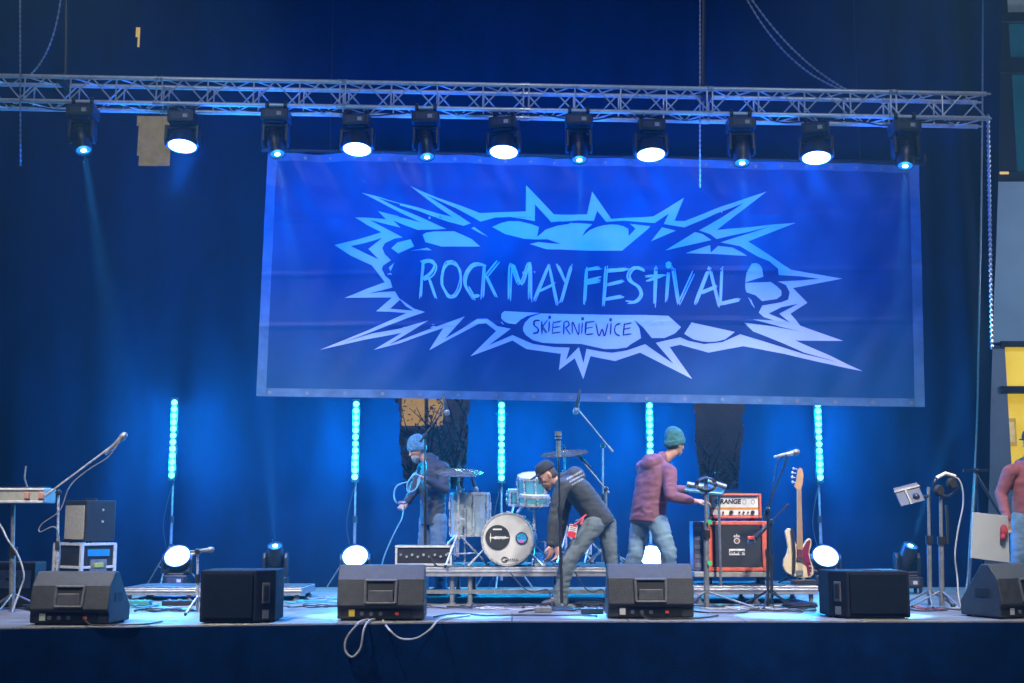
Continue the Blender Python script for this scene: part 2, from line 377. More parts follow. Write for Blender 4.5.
TF = dict(A=(330,185,11.378), B=(400,185,11.378), C=(320,235,11.378), D=(320,290,11.378), E=(400,290,8.533), F=(480,185,9.756),
          G=(560,185,9.756), H=(640,185,7.585), I=(730,225,8.533), J=(725,290,7.062), K=(630,300,7.585), L=(495,305,6.827),
          T=(410,255,9.309), U=(500,255,9.309), X=(600,255,7.062), Y=(520,305,8.192), Z=(315,180,5.69))
def trace(s):
    out = []; fr = None
    for tok in s.split():
        if tok in TF: fr = TF[tok]; continue
        x, y = map(float, tok.split(',')); out.append((fr[0] + x/fr[2], fr[1] + y/fr[2]))
    return out
OUTER = trace('''A 358,88 600,215 860,350 B 203,415 255,437 0,372 A 770,355 550,303 640,395 430,376 285,366 430,460 585,540 300,625 C 165,113
 350,235 590,345 740,540 540,610 D 370,54 278,88 820,88 640,245 800,250 985,265 550,460 0,680 500,570 930,490 E 15,367 Z 366,0'''.replace('Z 366,0','') + ''' D 612,683 E 0,455 200,385 370,325
 250,515 430,415 670,290 735,285 820,350 600,567 960,430 1024,470 L 215,300 450,332 437,443 545,362 603,505 652,348 820,382 990,325 K 85,403
 470,600 300,358 380,340 595,400 860,350 J 420,450 670,508 975,572 740,460 500,355 838,358 535,250 465,165 585,88 I 540,535 962,455 520,380
 330,250 155,140 H 1182,285 820,430 1000,540 H 820,430'''.split('H 1182')[0] + ''' H 1182,285 1024,298 580,345 650,290 962,48 650,155 335,278 260,275 330,103 100,242 0,248 G 500,330 315,58 265,285
 0,287 F 720,285 450,0 447,253 170,265 0,275 B 900,318 680,235 430,150 240,70 118,18 430,255 600,372 430,325 200,260 0,215 A 560,140''')
INNER = trace('''B 915,418 F 0,360 150,318 300,312 430,330 535,352 537,188 695,362 800,350 G 0,355 180,342 330,350 363,250 450,358 620,352 878,372
 H 110,292 215,222 178,300 335,325 560,230 785,138 620,250 445,348 530,375 580,412 760,370 990,315 800,375 610,437 760,465 880,535 I 240,270 340,310
 410,370 418,425 600,435 770,457 600,470 410,480 480,510 512,570 500,630 J 450,65 400,85 265,108 240,158 275,190 350,215 200,207 420,265 550,295 680,322
 500,285 340,255 132,228 200,292 400,370 560,440 800,508 560,450 300,370 110,313 K 840,258 700,320 560,335 440,310 380,283 195,325 330,485 115,335
 L 900,310 800,325 720,315 625,297 605,395 573,285 485,375 510,290 400,285 260,265 120,205 E 760,468 945,330 830,308 745,245 660,245 530,330 385,415
 553,225 350,300 0,430 D 790,620 1000,495 E 245,262 0,330 D 600,495 280,590 550,495 1000,320 E 215,190 120,160 40,105 D 900,95 855,18 700,25 545,42
 700,8 C 825,600 800,515 745,470 705,390 720,350 810,290 740,220 710,150 740,95 850,45 A 830,600 640,500 450,400 600,440 805,490 722,408 860,465 1000,518
 B 205,518 530,505 300,400 0,275 A 545,150 800,225 B 0,240 200,298 560,428 725,470 805,440 480,230 300,120 640,270''')
DARKS = ['C 350,128 500,95 710,35 550,158 670,280', 'J 310,165 400,120 520,95 385,165 460,228', 'D 912,112 800,215 E 115,178 50,140']
LIGHTS = ['Z 435,390 470,358 545,340 565,380 475,420', 'B 260,572 300,548 385,535 615,533 730,580 820,620 913,703 475,707 290,655', 'Z 545,405 640,388 665,403 600,400',
 'B 810,495 845,480 1005,592 900,545', '''F 118,410 200,372 280,352 380,352 500,380 575,408 558,505 640,435 760,395 878,375 G 90,368 180,370 315,382 250,440 215,500 290,440 360,410 430,392 500,385 560,390
 620,405 665,430 670,500 735,430 680,382 878,405 860,430 605,643 300,640 0,627 F 650,625 485,575 570,555 700,568 790,572 660,528 540,530 430,525 250,480''',
 'H 165,325 270,350 82,430', 'H 415,362 470,375 540,420 370,460 190,500', 'H 345,520 530,458 535,515 590,465 700,475 770,510 810,538 560,525',
 'I 185,330 225,325 255,340 272,365 285,440 130,490 140,410', 'I 130,495 350,485 400,520 440,560 440,600 400,630 275,648 220,600 140,575 130,540',
 'J 162,50 185,70 213,130 190,105', 'C 785,375 845,320 805,418', 'L 65,42 305,54 220,75 175,100 140,132 90,125 60,110 42,90 45,58',
 'L 312,57 1024,70 K 290,122 385,208 340,255 260,290 165,290 100,210 30,150 70,215 83,290 0,340 L 900,290 830,300 750,300 680,285 590,265 420,262 330,258 260,240 210,205 192,175 192,150 205,120 240,85',
 'K 410,258 465,172 795,243 720,300 660,315 600,320 540,315 480,300']
def art(polys, m, off, name):
    bm = bmesh.new()
    for pl in polys:
        cl = []
        for p in pl:
            if not cl or (abs(p[0]-cl[-1][0]) + abs(p[1]-cl[-1][1])) > 0.25: cl.append(p)
        vs = [bm.verts.new((x, y, 0)) for x, y in cl]
        es = [bm.edges.new((vs[i], vs[(i+1) % len(vs)])) for i in range(len(vs))]
        bmesh.ops.triangle_fill(bm, edges=es, use_beauty=True)
    xs = [v.co.x for v in bm.verts]; ys = [v.co.y for v in bm.verts]
    for ax, (lo, hi) in ((0, (min(xs), max(xs))), (1, (min(ys), max(ys)))):
        k = lo + 5
        while k < hi:
            no = (1, 0, 0) if ax == 0 else (0, 1, 0); co = (k, 0, 0) if ax == 0 else (0, k, 0)
            bmesh.ops.bisect_plane(bm, geom=bm.verts[:] + bm.edges[:] + bm.faces[:], plane_co=co, plane_no=no); k += 5
    b = MB(); bm.verts.index_update()
    b.add([onb(v.co.x, v.co.y, off) for v in bm.verts], [[v.index for v in f.verts] for f in bm.faces]); bm.free()
    o = b.build(name, m, bo, fix=False)
    for p in o.data.polygons:
        if p.normal.y > 0: p.flip()
    return o
art([OUTER], ART, 0.006, 'burst_print'); art([INNER] + [trace(s) for s in DARKS], INK, 0.009, 'burst_ground'); art([trace(s) for s in LIGHTS], ART, 0.012, 'burst_highlights')

for u0_, v0_, n_e in ((0.0, 0.018, 26), (0.0, 0.984, 18)):
    for k in range(n_e):
        b = MB(); x_, y_ = bl(0.02 + 0.96*k/(n_e-1), v0_); c = onb(x_, y_, .009); b.lathe([(.010, 0), (.022, 0), (.022, .004), (.010, .004)], c, (0, -1, 0), 12); b.build('eyelet', GREYM, bo)
def strokes(lines, name, m, width, n, jit, off, dots=()):
    b = MB(); rnd = random.Random(5)
    for ln in lines:
        p2 = trace(ln)
        for k in range(n):
            jx, jy = rnd.uniform(-jit, jit), rnd.uniform(-jit, jit); ex = rnd.uniform(-1.2, 1.2)*jit
            pts = [V((p[0] + jx + rnd.uniform(-.35,.35)*jit, p[1] + jy + rnd.uniform(-.35,.35)*jit, 0)) for p in p2]
            if (pts[-1]-pts[-2]).length > 0: pts[-1] += (pts[-1]-pts[-2]).normalized()*ex
            pts[0] -= (pts[1]-pts[0]).normalized()*ex*0.7
            c = bez(pts, 5) if len(pts) > 3 else [pts[i].lerp(pts[i+1], t/5) for i in range(len(pts)-1) for t in range(5)] + [pts[-1]]
            vs = []; w = width*rnd.uniform(.7, 1.25)
            for i, p in enumerate(c):
                t = c[min(i+1, len(c)-1)] - c[max(i-1, 0)]; t = t.normalized() if t.length else V((1,0,0)); nn = V((-t.y, t.x, 0))
                ww = w*(0.45 if i in (0, len(c)-1) else 1)/2
                vs += [onb(p.x + nn.x*ww, p.y + nn.y*ww, off + k*0.0006), onb(p.x - nn.x*ww, p.y - nn.y*ww, off + k*0.0006)]
            b.add(vs, [(2*i, 2*i+1, 2*i+3, 2*i+2) for i in range(len(c)-1)])
    for ln, r in dots:
        (x, y), = trace(ln)
        b.add([onb(x + r*cos(t*pi/6)*(0.9+.2*(t%2)), y + r*1.25*sin(t*pi/6), off) for t in range(12)], [tuple(range(12))])
    o = b.build(name, m, bo, fix=False)
    for p in o.data.polygons:
        if p.normal.y > 0: p.flip()
    return o
ell = 'T ' + ' '.join(f'{385+88*cos(t*pi/8):.0f},{232+160*sin(t*pi/8):.0f}' for t in range(-5, 13))
LET = ['T 115,70 100,230 88,390', 'T 115,75 180,58 228,75 240,120 200,185 130,228', 'T 175,215 240,405', ell, 'T 700,100 640,90 580,110 530,180 512,260 540,340 590,385 640,378', 'T 525,300 605,425',
 'T 695,90 675,405', 'T 825,60 710,200 805,398', 'U 85,415 105,90 190,275 275,75 280,415', 'U 315,415 450,85 525,450', 'U 355,345 515,265', 'U 535,90 612,250', 'U 665,105 620,260 568,445',
 'U 805,120 788,440', 'U 800,135 935,112', 'U 800,245 930,212', 'U 800,262 930,245', 'X 47,85 28,352', 'X 50,112 190,104', 'X 45,208 155,185', 'X 40,312 168,292', 'X 310,115 250,95 205,140 215,190 270,235 290,290 250,335 195,338',
 'X 395,85 380,355', 'X 320,158 450,150', 'X 325,187 440,152', 'X 480,130 465,335', 'X 515,90 555,345 655,125', 'X 675,345 775,90 840,362', 'X 710,272 825,225', 'X 860,95 848,350 985,318', 'X 845,335 980,304']
strokes(LET, 'lettering', mat('letter_print', (0.55, 0.74, 0.97), 0.45, 0, 0.1, 2), 1.3, 5, 1.5, 0.014, [('X 482,75', 3.0)])
SK = ['Y 160,125 122,132 118,165 150,195 145,225 108,232', 'Y 178,130 180,238', 'Y 225,122 184,180 220,232', 'Y 240,125 235,222', 'Y 275,130 265,238', 'Y 275,140 340,128', 'Y 270,182 325,173', 'Y 265,232 335,222',
 'Y 360,140 358,238', 'Y 360,140 388,128 400,160 372,185', 'Y 372,185 410,242', 'Y 430,238 432,140 480,242 485,145', 'Y 510,145 505,238', 'Y 540,135 535,240', 'Y 540,142 610,133', 'Y 535,192 595,180', 'Y 535,242 600,234',
 'Y 625,148 650,248 677,195 697,250 725,148', 'Y 745,145 738,238', 'Y 820,153 785,165 775,208 790,240 815,252', 'Y 855,150 845,252', 'Y 855,158 920,145', 'Y 850,202 905,190', 'Y 848,248 910,238']
strokes(SK, 'badge_lettering', INK2, 1.15, 2, 0.45, 0.016, [('Y 243,100', 1.5), ('Y 513,112', 1.5), ('Y 743,120', 1.5)])
b = MB(); b.tube([W(262, 150, YN + 0.06), W(926, 163.5, YN + 0.06)], 0.028, 10); b.tube([W(925, 163.5, YN+0.06), W(925, 154, YN+0.06)], 0.012, 6)
for k in range(14):
    u = (k + .5)/14; p = W(267 + 652*u, 151 + 13*u, YN + 0.03); b.tube([p + V((0,0.03,0.035)), p + V((0,-0.05,0)), p + V((0,0.0,-0.03))], 0.006, 5)
o = b.build('banner_pole', BLACKM, smooth=True); tag(o, 'long dark pipe carrying the top hem of the festival banner', 'pipe')
for k, (px, py) in enumerate(((330, 152), (860, 162))):
    b = MB(); p = W(px, py, YN + .06); b.tube([p, p + V((0, 0, 5.5))], 0.006, 5)
    o = b.build('suspension_wire', BLACKM); tag(o, ['thin wire holding up the left half of the banner pipe', 'thin wire holding up the right half of the banner pipe'][k], 'wire')

# ------------------------------------------------------------------ truss
YT = 13.2
A0, A1 = W(-70, 99.0, YT), W(987, 118.5, YT); TW = 0.28
ax = (A1 - A0).normalized(); up = V((0, 1, 0)).cross(ax) * -1
if up.z < 0: up = -up
back = V((0, 1, 0)); Lt = (A1 - A0).length
tr = thing('lighting_truss', (A0 + A1)/2, 'long silver box truss spanning the stage above the banner', 'truss')
def tp(t, u, v): return A0 + ax*t + up*(TW*u) + back*(TW*v)
for u, v in ((0,0),(1,0),(0,1),(1,1)):
    b = MB(); b.cyl(tp(0,u,v), tp(Lt,u,v), 0.0245, seg=12)
    b.cyl(tp(Lt,u,v), tp(Lt+.05,u,v), 0.012, seg=8); b.build('chord', ALU, tr, smooth=True)
b = MB(); nb = 23; st = Lt/nb
for i in range(nb):
    t0 = st*i; tm = t0 + st/2; t1 = t0 + st
    for v in (0, 1):
        o_ = 0 if v == 0 else 1
        a_, c_ = (0, 1) if v == 0 else (1, 0)
        b.cyl(tp(t0,a_,v), tp(tm,c_,v), 0.009, seg=6); b.cyl(tp(tm,c_,v), tp(t1,a_,v), 0.009, seg=6); b.cyl(tp(t0+.02,0,v), tp(t0+.02,1,v), 0.009, seg=6)
        if i % 4 == 1: b.cyl(tp(t0-.04,0,v), tp(t0-.04,1,v), 0.009, seg=6)
    for u in (0, 1):
        b.cyl(tp(t0,u,0), tp(tm,u,1), 0.008, seg=6); b.cyl(tp(tm,u,1), tp(t1,u,0), 0.008, seg=6)
for u, v in ((0,0),(1,0),(0,1),(1,1)): pass
b.build('lattice', ALU, tr, smooth=True)
b = MB()
for i in range(1, nb, 4):
    for u, v in ((0,0),(1,0),(0,1),(1,1)):
        b = MB(); b.cyl(tp(st*i-.07,u,v), tp(st*i+.03,u,v), 0.031, seg=12); b.build('coupler', STEEL, tr, smooth=True)
b = MB()
pts = []
for i in range(160):
    t = Lt*i/159; pts.append(tp(t, 0.02 + 0.02*sin(i*1.3) - 0.14*abs(sin(t*1.07)) + 0.05, 0.6 + 0.25*sin(i*0.4)))
b.tube(pts, 0.008, 6); o = b.build('truss_cable', CABLE, smooth=True); tag(o, 'black power cable looped along the bottom of the silver truss', 'cable')

# ------------------------------------------------------------------ moving heads
def tparam(px):                                       # truss parameter for a picture column
    lo, hi = 0, Lt
    for _ in range(40):
        m_ = (lo+hi)/2
        if proj(tp(m_, 0, 0.5))[0] < px: lo = m_
        else: hi = m_
    return lo
HEADP = mat('lamp_body', (0.016, 0.018, 0.022), 0.38, 0, 0.3, 20, 0.1, 200)
PANEL = mat('lamp_panel', (0.06, 0.065, 0.075), 0.35, 0, 0.3, 20)
def head_frame(d):
    d = V(d).normalized(); return d
def make_head(kind, label, d, hang=True):
    """origin at the clamp (hanging) or at the feet (standing); d = the way the lamp looks"""
    s = -1 if hang else 1
    root = thing('moving_head_lamp' if kind == 'beam' else 'wash_lamp', (0,0,0), label, 'stage lamp')
    b = MB(); b.box((0, 0, s*0.13), (0.30, 0.25, 0.13)); b.box((0, 0, s*0.205), (0.2, 0.2, 0.03)); base = b.build('base', HEADP, root, bevel=0.015)
    b = MB(); b.box((0, -0.127, s*0.13), (0.2, 0.008, 0.07)); b.build('display_panel', PANEL, base, bevel=0.002)
    b = MB(); b.box((0.05, -0.133, s*0.13), (0.05, 0.004, 0.04)); b.build('display', mat('white_sticker', (0.5, 0.52, 0.5), 0.5), base)
    if hang:
        for x in (-0.10, 0.10):
            b = MB(); b.box((x, 0, -0.045), (0.035, 0.06, 0.05)); b.lathe([(0.05, -0.018), (0.05, 0.018)], (x, 0, 0.0), (1, 0, 0), 12); b.build('clamp', BLACKM, root, bevel=0.004)
    else:
        for x in (-.12, .12):
            for y in (-.1, .1): b = MB(); b.cyl((x, y, 0), (x, y, .07), 0.02, seg=8); b.build('foot', RUBBER, root)
    zc = s*(0.415 if kind == 'beam' else 0.385); hw = 0.125 if kind == 'beam' else 0.17
    b = MB()
    for x in (-hw, hw): b.prism([(x-.02, -0.06, s*.21), (x-.02, 0.06, s*.21), (x-.02, 0.075, zc), (x-.02, .04, zc + s*.06), (x-.02, -.04, zc + s*.06), (x-.02, -0.075, zc)], (.04, 0, 0))
    b.box((0, 0, s*.235), (2*hw+.04, .11, .045)); b.build('yoke', HEADP, root, bevel=0.012)
    d = V(d).normalized()
    if kind == 'beam':
        b = MB(); c = V((0,0,zc)); b.lathe([(0.02,-.175),(0.075,-.17),(0.095,-.14),(0.10,-.02),(0.10,.03),(0.092,.05),(0.095,.09),(0.088,.17),(0.082,.172),(0.079,.155)], c, d, 24)
        for k in (-.12,-.09,-.06): b.lathe([(0.104,k),(0.104,k+.012)], c, d, 24)
        h = b.build('head', HEADP, root, origin=c, smooth=True)
        b = MB(); b.lathe([(0.078,.1555),(0.06,.162),(0.0,.166)], c, d, 24); b.build('lens', BEAMM, h, smooth=True)
        b = MB(); b.lathe([(0.030,.168),(0.0,.171)], c, d, 16); b.build('bulb_glow', BEAMC, h)
        ll = lamp('beam_light', 'SPOT', c + d*.19, c + d*3, 13000, (0.10, 0.45, 1.0), 0.03, 9, 0.7, root)
        g = lamp('lens_halo_fill', 'POINT', c + d*.25, None, 6, (0.05, 0.35, 1.0), 0.07, parent=root)  # point lamp added before the lens to make a halo
    else:
        b = MB(); c = V((0,0,zc)); b.lathe([(0.03,-.13),(0.10,-.125),(0.14,-.09),(0.155,-.02),(0.168,.02),(0.172,.06),(0.166,.066),(0.150,.056)], c, d, 28)
        for k in range(6): b.lathe([(0.11+.006*k,-.115+.012*k),(0.118+.006*k,-.115+.012*k)], c, d, 28)
        h = b.build('head', HEADP, root, origin=c, smooth=True)
        b = MB(); b.lathe([(0.150,.060),(0.10,.070),(0.0,.074)], c, d, 28); b.build('lens', WASHM, h, smooth=True)
        ll = lamp('wash_light', 'SPOT', c + d*.12, c + d*3, 800 if hang else 130, (0.04, 0.26, 1.0), 0.14, 75, 0.8, root)
        g = lamp('lens_halo_fill', 'POINT', c + d*.30, None, 210 if hang else 50, (0.0, 0.12, 1.0), 0.10, parent=root)  # extra point lamp added for the blue halo round the lens
    return root
ordn = ['first', 'second', 'third', 'fourth', 'fifth', 'sixth']
beams = [(88, (0.30, -0.35, -1)), (279, (0.22, -0.35, -1)), (427, (0.12, -0.35, -1)), (578, (0, -0.35, -1)), (738, (-0.03, -0.35, -1)), (900, (-0.18, -0.35, -1))]
where = ['under the far left end of the truss', 'above the top left corner of the banner', 'just left of the middle of the truss', 'at the middle of the truss', 'right of the hanging chain', 'above the top right corner of the banner']
for k, (px, d) in enumerate(beams):
    t = tparam(px); h = make_head('beam', 'slim beam lamp with small blue lens ' + where[k], d)
    h.location = tp(t, 0, 0); h['group'] = 'beam lamps hanging from the truss'; WLOC[h.name] = V(h.location)
whash = ['over the dim yellow window', 'above the top left of the banner', 'above the middle left of the banner', 'just left of the hanging chain', 'nearest the right end of the truss']
w0 = None
for k, px in enumerate((184, 358, 504, 650, 815)):
    p = tp(tparam(px), 0, 0.5); lb = 'round wash lamp with white lens on the truss ' + whash[k]
    if w0 is None: w0 = make_head('wash', lb, (0, -0.22, -1)); w0.location = p; w0['group'] = 'wash lamps hanging from the truss'
    else: dup(w0, p, lb, rz=random.uniform(-.3, .3))
wf = ['on the floor under the left LED bar', 'behind the monitor with the yellow sticker', 'on the floor behind the man in the purple hoodie', 'on the floor beside the bass guitar']
w1 = None
for k, (px, py) in enumerate(((177, 565), (355, 562), (652, 556), (826, 563))):
    p = G(px, 15.5); p.z = SZ; lb = 'round wash lamp with white lens ' + wf[k]
    if w1 is None: w1 = make_head('wash', lb, (0, -0.78, 0.62), False); w1.location = p; w1['group'] = 'wash lamps on the stage floor'
    else: dup(w1, p, lb)
for k, (px, d, lb) in enumerate(((275, (0.02, -0.62, 1), 'small beam lamp on the floor between the two dark boxes, shining up'), (908, (0.22, -0.55, 1), 'small beam lamp on the floor behind the right dark speaker box, shining up'))):
    h = make_head('beam', lb, d, False); h.location = G(px, 15.0); h['group'] = 'beam lamps on the stage floor'

# ------------------------------------------------------------------ LED bars and their stands
led0 = st0 = None
lp = ['at the far left of the stage', 'under the bottom left corner of the banner', 'above the bass drum', 'behind the man in the teal beanie', 'above the bass guitar']
for k, (px, py0, py1) in enumerate(((173, 399, 479), (355.5, 401, 480), (501.5, 403, 480), (650, 403, 481), (819, 403, 479))):
    Y = 15.95; z0 = W(px, py1, Y).z; z1 = W(px, py0, Y).z; x = W(px, 440, Y).x; L = z1 - z0; zc = (z0+z1)/2
    loc = V((x, Y, zc)); lb = 'vertical LED bar of twelve cyan white dots ' + lp[k]
    if led0 is None:
        led0 = thing('led_bar', (0,0,0), lb, 'LED bar', 'LED bars at the back of the stage')
        b = MB(); b.box((0, 0.03, 0), (0.092, 0.06, L + .04)); b.build('housing', BLACKM, led0, bevel=0.006)
        for i in range(12):
            b = MB(); zz = -L/2 + .045 + i*(L-.09)/11; b.lathe([(0.0385,-.004),(0.0375,.006),(0.020,.014),(0,.016)], (0, 0, zz), (0,-1,0), 14); b.build('led_dot', LEDM, led0, smooth=True)
        for zz in (-.38, -.13, .13, .38): lamp('led_halo_fill', 'POINT', (0, 0.26, zz), None, 7, (0.0, 0.44, 1.0), 0.10, parent=led0)  # added lamps behind the housing that paint a halo on the curtain
        for zz in (-.28, .28): lamp('led_front_fill', 'POINT', (0, -0.14, zz), None, 150, (0.0, 0.48, 1.0), 0.08, parent=led0)  # added lamps before the bar that light haze and drums cyan
        led0.location = loc
    else: dup(led0, loc, lb)
    fz = zc - L/2 - SZ
    lb = 'thin black tripod stand under the LED bar ' + lp[k]; loc = V((x, Y + .085, SZ))
    if st0 is None:
        st0 = thing('light_stand', (0,0,0), lb, 'stand', 'stands carrying the LED bars')
        b = MB(); b.cyl((0,0,.12), (0,0,fz + .15), .014, seg=8); b.cyl((0,0,.1), (0,0,fz*.62), .019, seg=8); b.build('pole', GREYM, st0, smooth=True)
        b = MB(); b.cyl((0,0,fz*.60), (0,0,fz*.66), .03, seg=10); b.cyl((0,0,.5), (0,0,.56), .03, seg=10); b.build('collar', BLACKM, st0)
        for i in range(3):
            a = 2*pi*i/3 + .5; e = V((cos(a)*.42, sin(a)*.42, .01))
            b = MB(); b.tube([(0,0,.55), e], .011, 6); b.tube([(0,0,.2), e*.5 + V((0,0,.27))], .008, 6); b.build('leg', GREYM, st0)
        b = MB(); b.tube(bez([(.02, -.01, fz+.05), (-.1, -.02, fz*.6), (-.03, -.02, fz*.25), (-.16, 0, .02)]), .006, 5); b.build('cable', CABLE, st0)
        st0.location = loc
    else: dup(st0, loc, lb, rz=random.uniform(-.5, .5))
# ------------------------------------------------------------------ platforms
CARP = mat('riser_top', (0.035, 0.037, 0.042), 0.8, 0, 0.3, 12, 0.3, 80)
RAIL = mat('riser_rail', (0.42, 0.43, 0.45), 0.4, 0.6, 0.2, 14, 0.1, 60)
def platform(x0, x1, y0, y1, h, label, legs, th=0.09):
    r = thing('riser_platform', ((x0+x1)/2, (y0+y1)/2, SZ), label, 'platform')
    b = MB(); z = SZ + h
    b.box(((x0+x1)/2, y0+.02, z - th/2), (x1-x0, .04, th)); b.box(((x0+x1)/2, y1-.02, z - th/2), (x1-x0, .04, th))
    b.box((x0+.02, (y0+y1)/2, z - th/2), (.04, y1-y0-.08, th)); b.box((x1-.02, (y0+y1)/2, z - th/2), (.04, y1-y0-.08, th))
    b.box(((x0+x1)/2, y0 - .004, z - th*.45), (x1-x0, .008, .02)); b.build('rail', RAIL, r, bevel=.004)
    b = MB(); b.box(((x0+x1)/2, (y0+y1)/2, z - .004), (x1-x0-.03, y1-y0-.03, .02)); b.build('top', CARP, r)
    if legs:
        for x in legs:
            for y in (y0+.06, y1-.06):
                b = MB(); b.cyl((x, y, SZ), (x, y, z - th), .024, seg=10); b.cyl((x, y, SZ), (x, y, SZ+.02), .04, seg=10); b.build('leg', GREYM, r, smooth=True)
        b = MB(); b.bar((x0+.1, y0+.05, SZ+.13), (x1-.1, y0+.05, SZ+.13), .03, .04); b.build('brace', GREYM, r)
    return r
YRZ = 12.95; zr = W(500, 567.5, YRZ).z; RH = zr - SZ
gx = lambda px, Y, z=SZ: G(px, Y, z).x
platform(gx(392, YRZ, zr), gx(640, YRZ, zr), YRZ, YRZ + 1.55, RH, 'low black platform with a silver front rail carrying the drum kit', [gx(p, YRZ, zr) for p in (398, 452, 470, 560, 634)])
zl = W(215, 588, 13.6).z
platform(gx(122, 13.6, zl), gx(302, 13.6, zl), 13.6, 14.5, zl - SZ, 'long flat silver edged platform on the floor at the left', [gx(p, 13.6, zl) for p in (128, 188, 240, 296)], .075)
zp = W(757, 586, 13.1).z
platform(gx(694, 13.1, zp), gx(818, 13.1, zp), 13.1, 14.1, zp - SZ, 'flat silver edged platform under the red amplifier and the bass', [gx(p, 13.1, zp) for p in (700, 757, 812)], .085)

# ------------------------------------------------------------------ floor monitors
HANDLE = mat('handle_recess_shade', (0.008, 0.008, 0.009), 0.6, 0, 0.2, 20)  # near-black for flat sheets; recess shade put into the colour
EDGE = mat('handle_rim', (0.10, 0.105, 0.11), 0.45, 0, 0.2, 20)
def wedge(px0, px1, Y, label, rz=0.0, sticker=(0.5, 0.5, 0.5), scale=1.0, h=0.47):
    """wedge monitor seen from behind: its baffle looks away from the audience"""
    w = (gx(px1, Y) - gx(px0, Y)) * scale; loc = G((px0+px1)/2, Y)
    r = thing('floor_monitor', (0,0,0), label, 'monitor speaker', 'floor monitors along the stage front')
    b = MB(); H = w/2
    prof = [(0.0, .015), (0.0, .10), (-.03, .125), (.015, h*.74), (.115, h), (.20, h), (.47, .14), (.47, .015)]
    b.prism([(-H, y, z) for y, z in prof], (w, 0, 0))
    body = b.build('cabinet', CAB, r, bevel=.012, seg=3)
    for p in ([(x, -.032, z) for x, z in ()],): pass
    # grille on the far slanted baffle
    b = MB(); g0, g1 = V((0, .215, h - .012)), V((0, .470, .155)); nrm = V((0, .345, .30)).normalized()
    b.prism([V((-H+.04, 0, 0)) + g0 + nrm*.004, V((H-.04, 0, 0)) + g0 + nrm*.004, V((H-.04, 0, 0)) + g1 + nrm*.004, V((-H+.04, 0, 0)) + g1 + nrm*.004], nrm*.012)
    b.build('grille', GRILLE, r)
    # rear handle: rim, painted recess shade and grip on the slightly leaning back
    def back(x, z, o=0.0): t = (z - .125)/(h*.74 - .125); return V((x, -.03 + .045*t - o, z))
    b = MB(); hw = w*.17
    z0_, z1_ = .150, h*.72
    ring = [back(-hw, z0_, .006), back(hw, z0_, .006), back(hw*1.05, z1_, .006), back(-hw*1.05, z1_, .006)]
    for i in range(4): b.tube([ring[i], ring[(i+1) % 4]], .013, 8)
    b.build('handle_rim', EDGE, r, smooth=True)
    b = MB(); b.prism([back(-hw, z0_, .003), back(hw, z0_, .003), back(hw, z1_, .003), back(-hw, z1_, .003)], (0, .002, 0)); b.build('handle_recess_shade', HANDLE, r)
    b = MB(); b.prism([back(-hw*.86, z0_+.012, .012), back(hw*.86, z0_+.012, .012), back(hw*.80, z0_+.105, .034), back(-hw*.80, z0_+.105, .034)], (0, .014, .004)); b.build('handle', EDGE, r, bevel=.005)
    # connector panel in the lower back
    b = MB(); b.box((0, -.004, .062), (w*.72, .008, .075)); p = b.build('connector_panel', mat('connector_panel', (0.015, 0.016, 0.018), 0.4, 0.2, 0.2, 20), r, bevel=.003)
    for i, x in enumerate((-.16, -.08, 0.0)):
        b = MB(); b.lathe([(.017, 0), (.017, .006), (.011, .006), (.011, .002)], (x, -.009, .06), (0, -1, 0), 12); b.build('socket', GREYM, p)
    b = MB(); b.box((.14, -.011, .06), (.03, .008, .022)); b.build('power_switch', mat('red_switch', (0.5, 0.05, 0.02), 0.4, emis=(1, .15, .05), estr=.06), p)
    b = MB(); b.box((-H*.66, -.012, .066), (.05, .003, .058)); b.build('sticker', mat('sticker_%.2f' % sticker[2], sticker, 0.5), r)
    for x in (-H+.05, H-.05):
        for y in (.04, .42): b = MB(); b.cyl((x, y, 0), (x, y, .018), .02, seg=8); b.build('foot', RUBBER, r)
    for sx in (-1, 1):                                # flat dark plates painted as side grip recess shade
        b = MB(); b.box((sx*(H + .0015), .20, .22), (.003, .16, .075)); b.build('side_grip', HANDLE, r, bevel=.001)
    r.location = loc; r.rotation_euler.z = rz; WLOC[r.name] = V(loc)
    return r
wedge(27, 110, 10.46, 'grey topped floor monitor at the left, in front of the flight case', -.07, (0.45, 0.5, 0.42), .98, .43)
wedge(337, 424, 10.93, 'floor monitor with a yellow sticker and pale cables hanging off the stage edge', 0.02, (0.55, 0.40, 0.04))
wedge(608, 694, 11.13, 'floor monitor in front of the legs of the man in the purple hoodie', -.02, (0.5, 0.5, 0.5))
wedge(990, 1076, 11.22, 'turned floor monitor at the right edge below the man in the pink hoodie', .42, (0.4, 0.4, 0.4))
NAVY = mat('dark_box_cloth', (0.004, 0.008, 0.018), 0.8, 0, 0.3, 20, 0.4, 200, spec=0.12)
